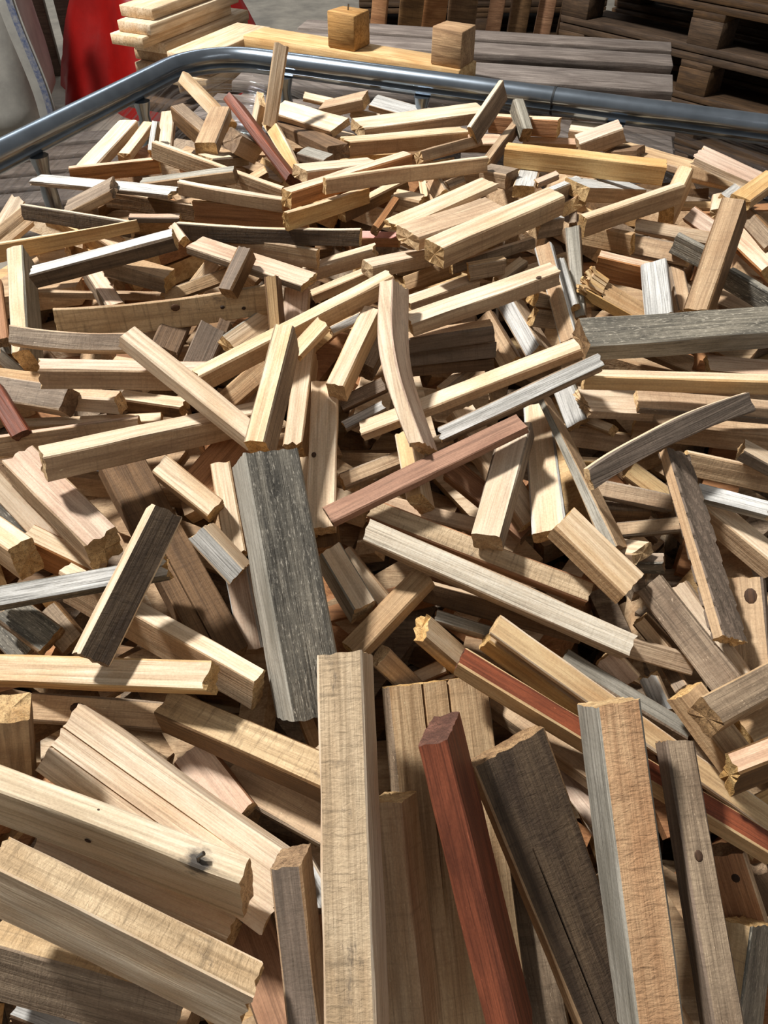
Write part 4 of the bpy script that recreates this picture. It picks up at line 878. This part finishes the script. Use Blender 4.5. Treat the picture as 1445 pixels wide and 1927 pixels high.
for yy in (-0.2, 0.2):
    link('leg', box_mesh('leg', 0.08, 0.09, 0.86, 0.003), PALLET_DIM, parent=bx, loc=(yy, 0.0, 0.43))
link('top_beam', box_mesh('top_beam', 0.6, 0.2, 0.025, 0.003), PALLET_DIM, parent=bx, loc=(0, 0, 0.872))

# grey pallet lying on the floor, seen through the film on the left
PM = {}
pallet('grey_pallet', ['grey pallet lying on the floor left of the cage'], Vector((-1.75, 3.1, 0)), 0.25, [0.0], PALLET)

# red tarpaulin heap
bm = bmesh.new(); rows = []
for i in range(23):
    t = i / 22; z = 1.5 * t; rad = 0.60 * (1 - t) ** 1.15 + 0.05
    row = []
    for k in range(48):
        a = 2 * math.pi * k / 48
        w = 1 + 0.10 * math.sin(7 * a + 3 * t) * (1 - 0.4 * t) + 0.10 * noise.noise(Vector((math.cos(a) * 3, math.sin(a) * 3, z * 4)))
        row.append(bm.verts.new((math.cos(a) * rad * w, math.sin(a) * rad * w * 0.8, z)))
    rows.append(row)
for i in range(22):
    for k in range(48): bm.faces.new((rows[i][k], rows[i][(k + 1) % 48], rows[i + 1][(k + 1) % 48], rows[i + 1][k]))
bm.faces.new(rows[-1])
tag(link('red_tarpaulin', finish(bm, 'red_tarpaulin', 2), RED, loc=(-1.30, 5.15, 0)), 'bright red plastic tarpaulin draped in a heap behind the stacked boards', 'tarpaulin')

# timber uprights beside the red tarpaulin
for x, w, lb in ((-1.90, 0.15, 'grey-brown upright timber left of the red tarpaulin'), (-2.12, 0.14, 'brown upright timber half hidden by the white bag')):
    o = link('upright_timber', box_mesh('upright_timber', w, 0.1, 1.5, 0.004, 0.004, 3), WOOD['M'], loc=(x, 5.45, 0.75), rot=(0, 0, 0.2))
    tag(o, lb, 'timber', 'upright timbers at the left back')

# white woven bulk bag at the left edge
bg = empty('bulk_bag', (-2.25, 4.42, 0), 0.2)
tag(bg, 'grey-white woven bulk bag with a blue-marked seam at the left edge', 'bag')
bm = bmesh.new(); rows = []
for i in range(25):
    t = i / 24; z = 1.25 * t
    rad = 0.46 * (min(1, (t * 9 + 0.06)) ** 0.35) * (1 + 0.07 * math.sin(t * 3.2) - 0.1 * t)
    row = []
    for k in range(64):
        a = 2 * math.pi * k / 64
        ca, sa = math.cos(a), math.sin(a)
        sq = (abs(ca) ** 5 + abs(sa) ** 5) ** (-1 / 5)
        w = sq * (1 + 0.03 * noise.noise(Vector((ca * 2.5, sa * 2.5, z * 3))))
        row.append(bm.verts.new((ca * rad * w, sa * rad * w, z)))
    rows.append(row)
for i in range(24):
    for k in range(64): bm.faces.new((rows[i][k], rows[i][(k + 1) % 64], rows[i + 1][(k + 1) % 64], rows[i + 1][k]))
bm.faces.new(rows[-1]); bm.faces.new(rows[0][::-1])
link('bag_body', finish(bm, 'bag_body', 2), BAGM, parent=bg)
def ribbon(name, x0, w, mat, dy):
    bm_ = bmesh.new(); prev = None
    for i in range(24):
        t = i / 23; z = 0.04 + 1.2 * t
        rr = 0.47 * (min(1, (t * 9 + 0.3)) ** 0.35) * (1 + 0.07 * math.sin(t * 3.2) - 0.1 * t)
        wob = 0.02 * math.sin(z * 7)
        cen_ = Vector((rr * 1.06 + wob, -rr * 1.0, z))
        quad = [cen_ + Vector((x0, dy, 0)), cen_ + Vector((x0 + w, dy + w * 0.3, 0)), cen_ + Vector((x0 + w, dy + w * 0.3 + 0.012, 0)), cen_ + Vector((x0, dy + 0.012, 0))]
        cur = [bm_.verts.new(v) for v in quad]
        if prev:
            for q in range(4): bm_.faces.new((prev[q], prev[(q + 1) % 4], cur[(q + 1) % 4], cur[q]))
        prev = cur
    bmesh.ops.recalc_face_normals(bm_, faces=bm_.faces[:])
    link(name, finish(bm_, name, 1), mat, parent=bg)
ribbon('seam_strip', -0.05, 0.075, BAGM, 0.0)
ribbon('blue_stripe', -0.01, 0.026, BLUE, -0.004)

# broken boards standing in a row behind the pallets
row_px = [(-0.03, 3.5, 0.06, 0.12, 0), (0.1, 3.6, 0.09, 0.10, 1), (0.2, 3.7, 0.10, 0.08, 0), (0.33, 3.8, 0.12, 0.06, 1), (0.47, 3.8, 0.06, 0.08, 0), (0.58, 3.85, 0.08, 0.05, 1), (0.70, 3.9, 0.07, 0.08, 0), (0.84, 4.05, 0.08, 0.06, 1)]
lbs = ['leftmost upright broken board in the row behind the cubes', 'second upright board from the left in the back row', 'third upright board from the left in the back row', 'fourth upright board from the left in the back row', 'fifth upright board from the left, a narrow one, in the back row', 'sixth upright board from the left in the back row', 'seventh upright board from the left in the back row', 'rightmost upright board in the back row by the brown pallets']
for k, (x, y, w, lean, q) in enumerate(row_px):
    o = link('upright_board', box_mesh('upright_board', w, 0.028, 1.3, 0.003, 0.004, k), WOOD['B'] if q else WOOD['O'], loc=(x, y, 0.655), rot=(0.08, lean, 0.1 * (k % 3 - 1)))
    tag(o, lbs[k], 'board', 'upright boards behind the pallets')

# splinters on the frayed stick
o = BY_LABEL['splintered stick with a frayed end above the black beam']
xmin = min(v.co.x for v in o.data.vertices)
r3 = random.Random(5)
for k in range(34):
    bm = bmesh.new()
    y0, z0 = r3.uniform(-0.013, 0.013), r3.uniform(-0.010, 0.010)
    ln = r3.uniform(0.009, 0.018)
    tube(bm, [(xmin + 0.02, y0, z0), (xmin + 0.004, y0 * 1.1, z0 + 0.001), (xmin - ln + 0.012, y0 * 1.3 + r3.uniform(-.004, .004), z0 + r3.uniform(-.002, .007))], 0.0, profile=lambda t: [(math.cos(a) * 0.0024, math.sin(a) * 0.0018) for a in (0, 1.57, 3.14, 4.71)])
    link('splinter', finish(bm, 'splinter'), WOOD['Y'], parent=o)
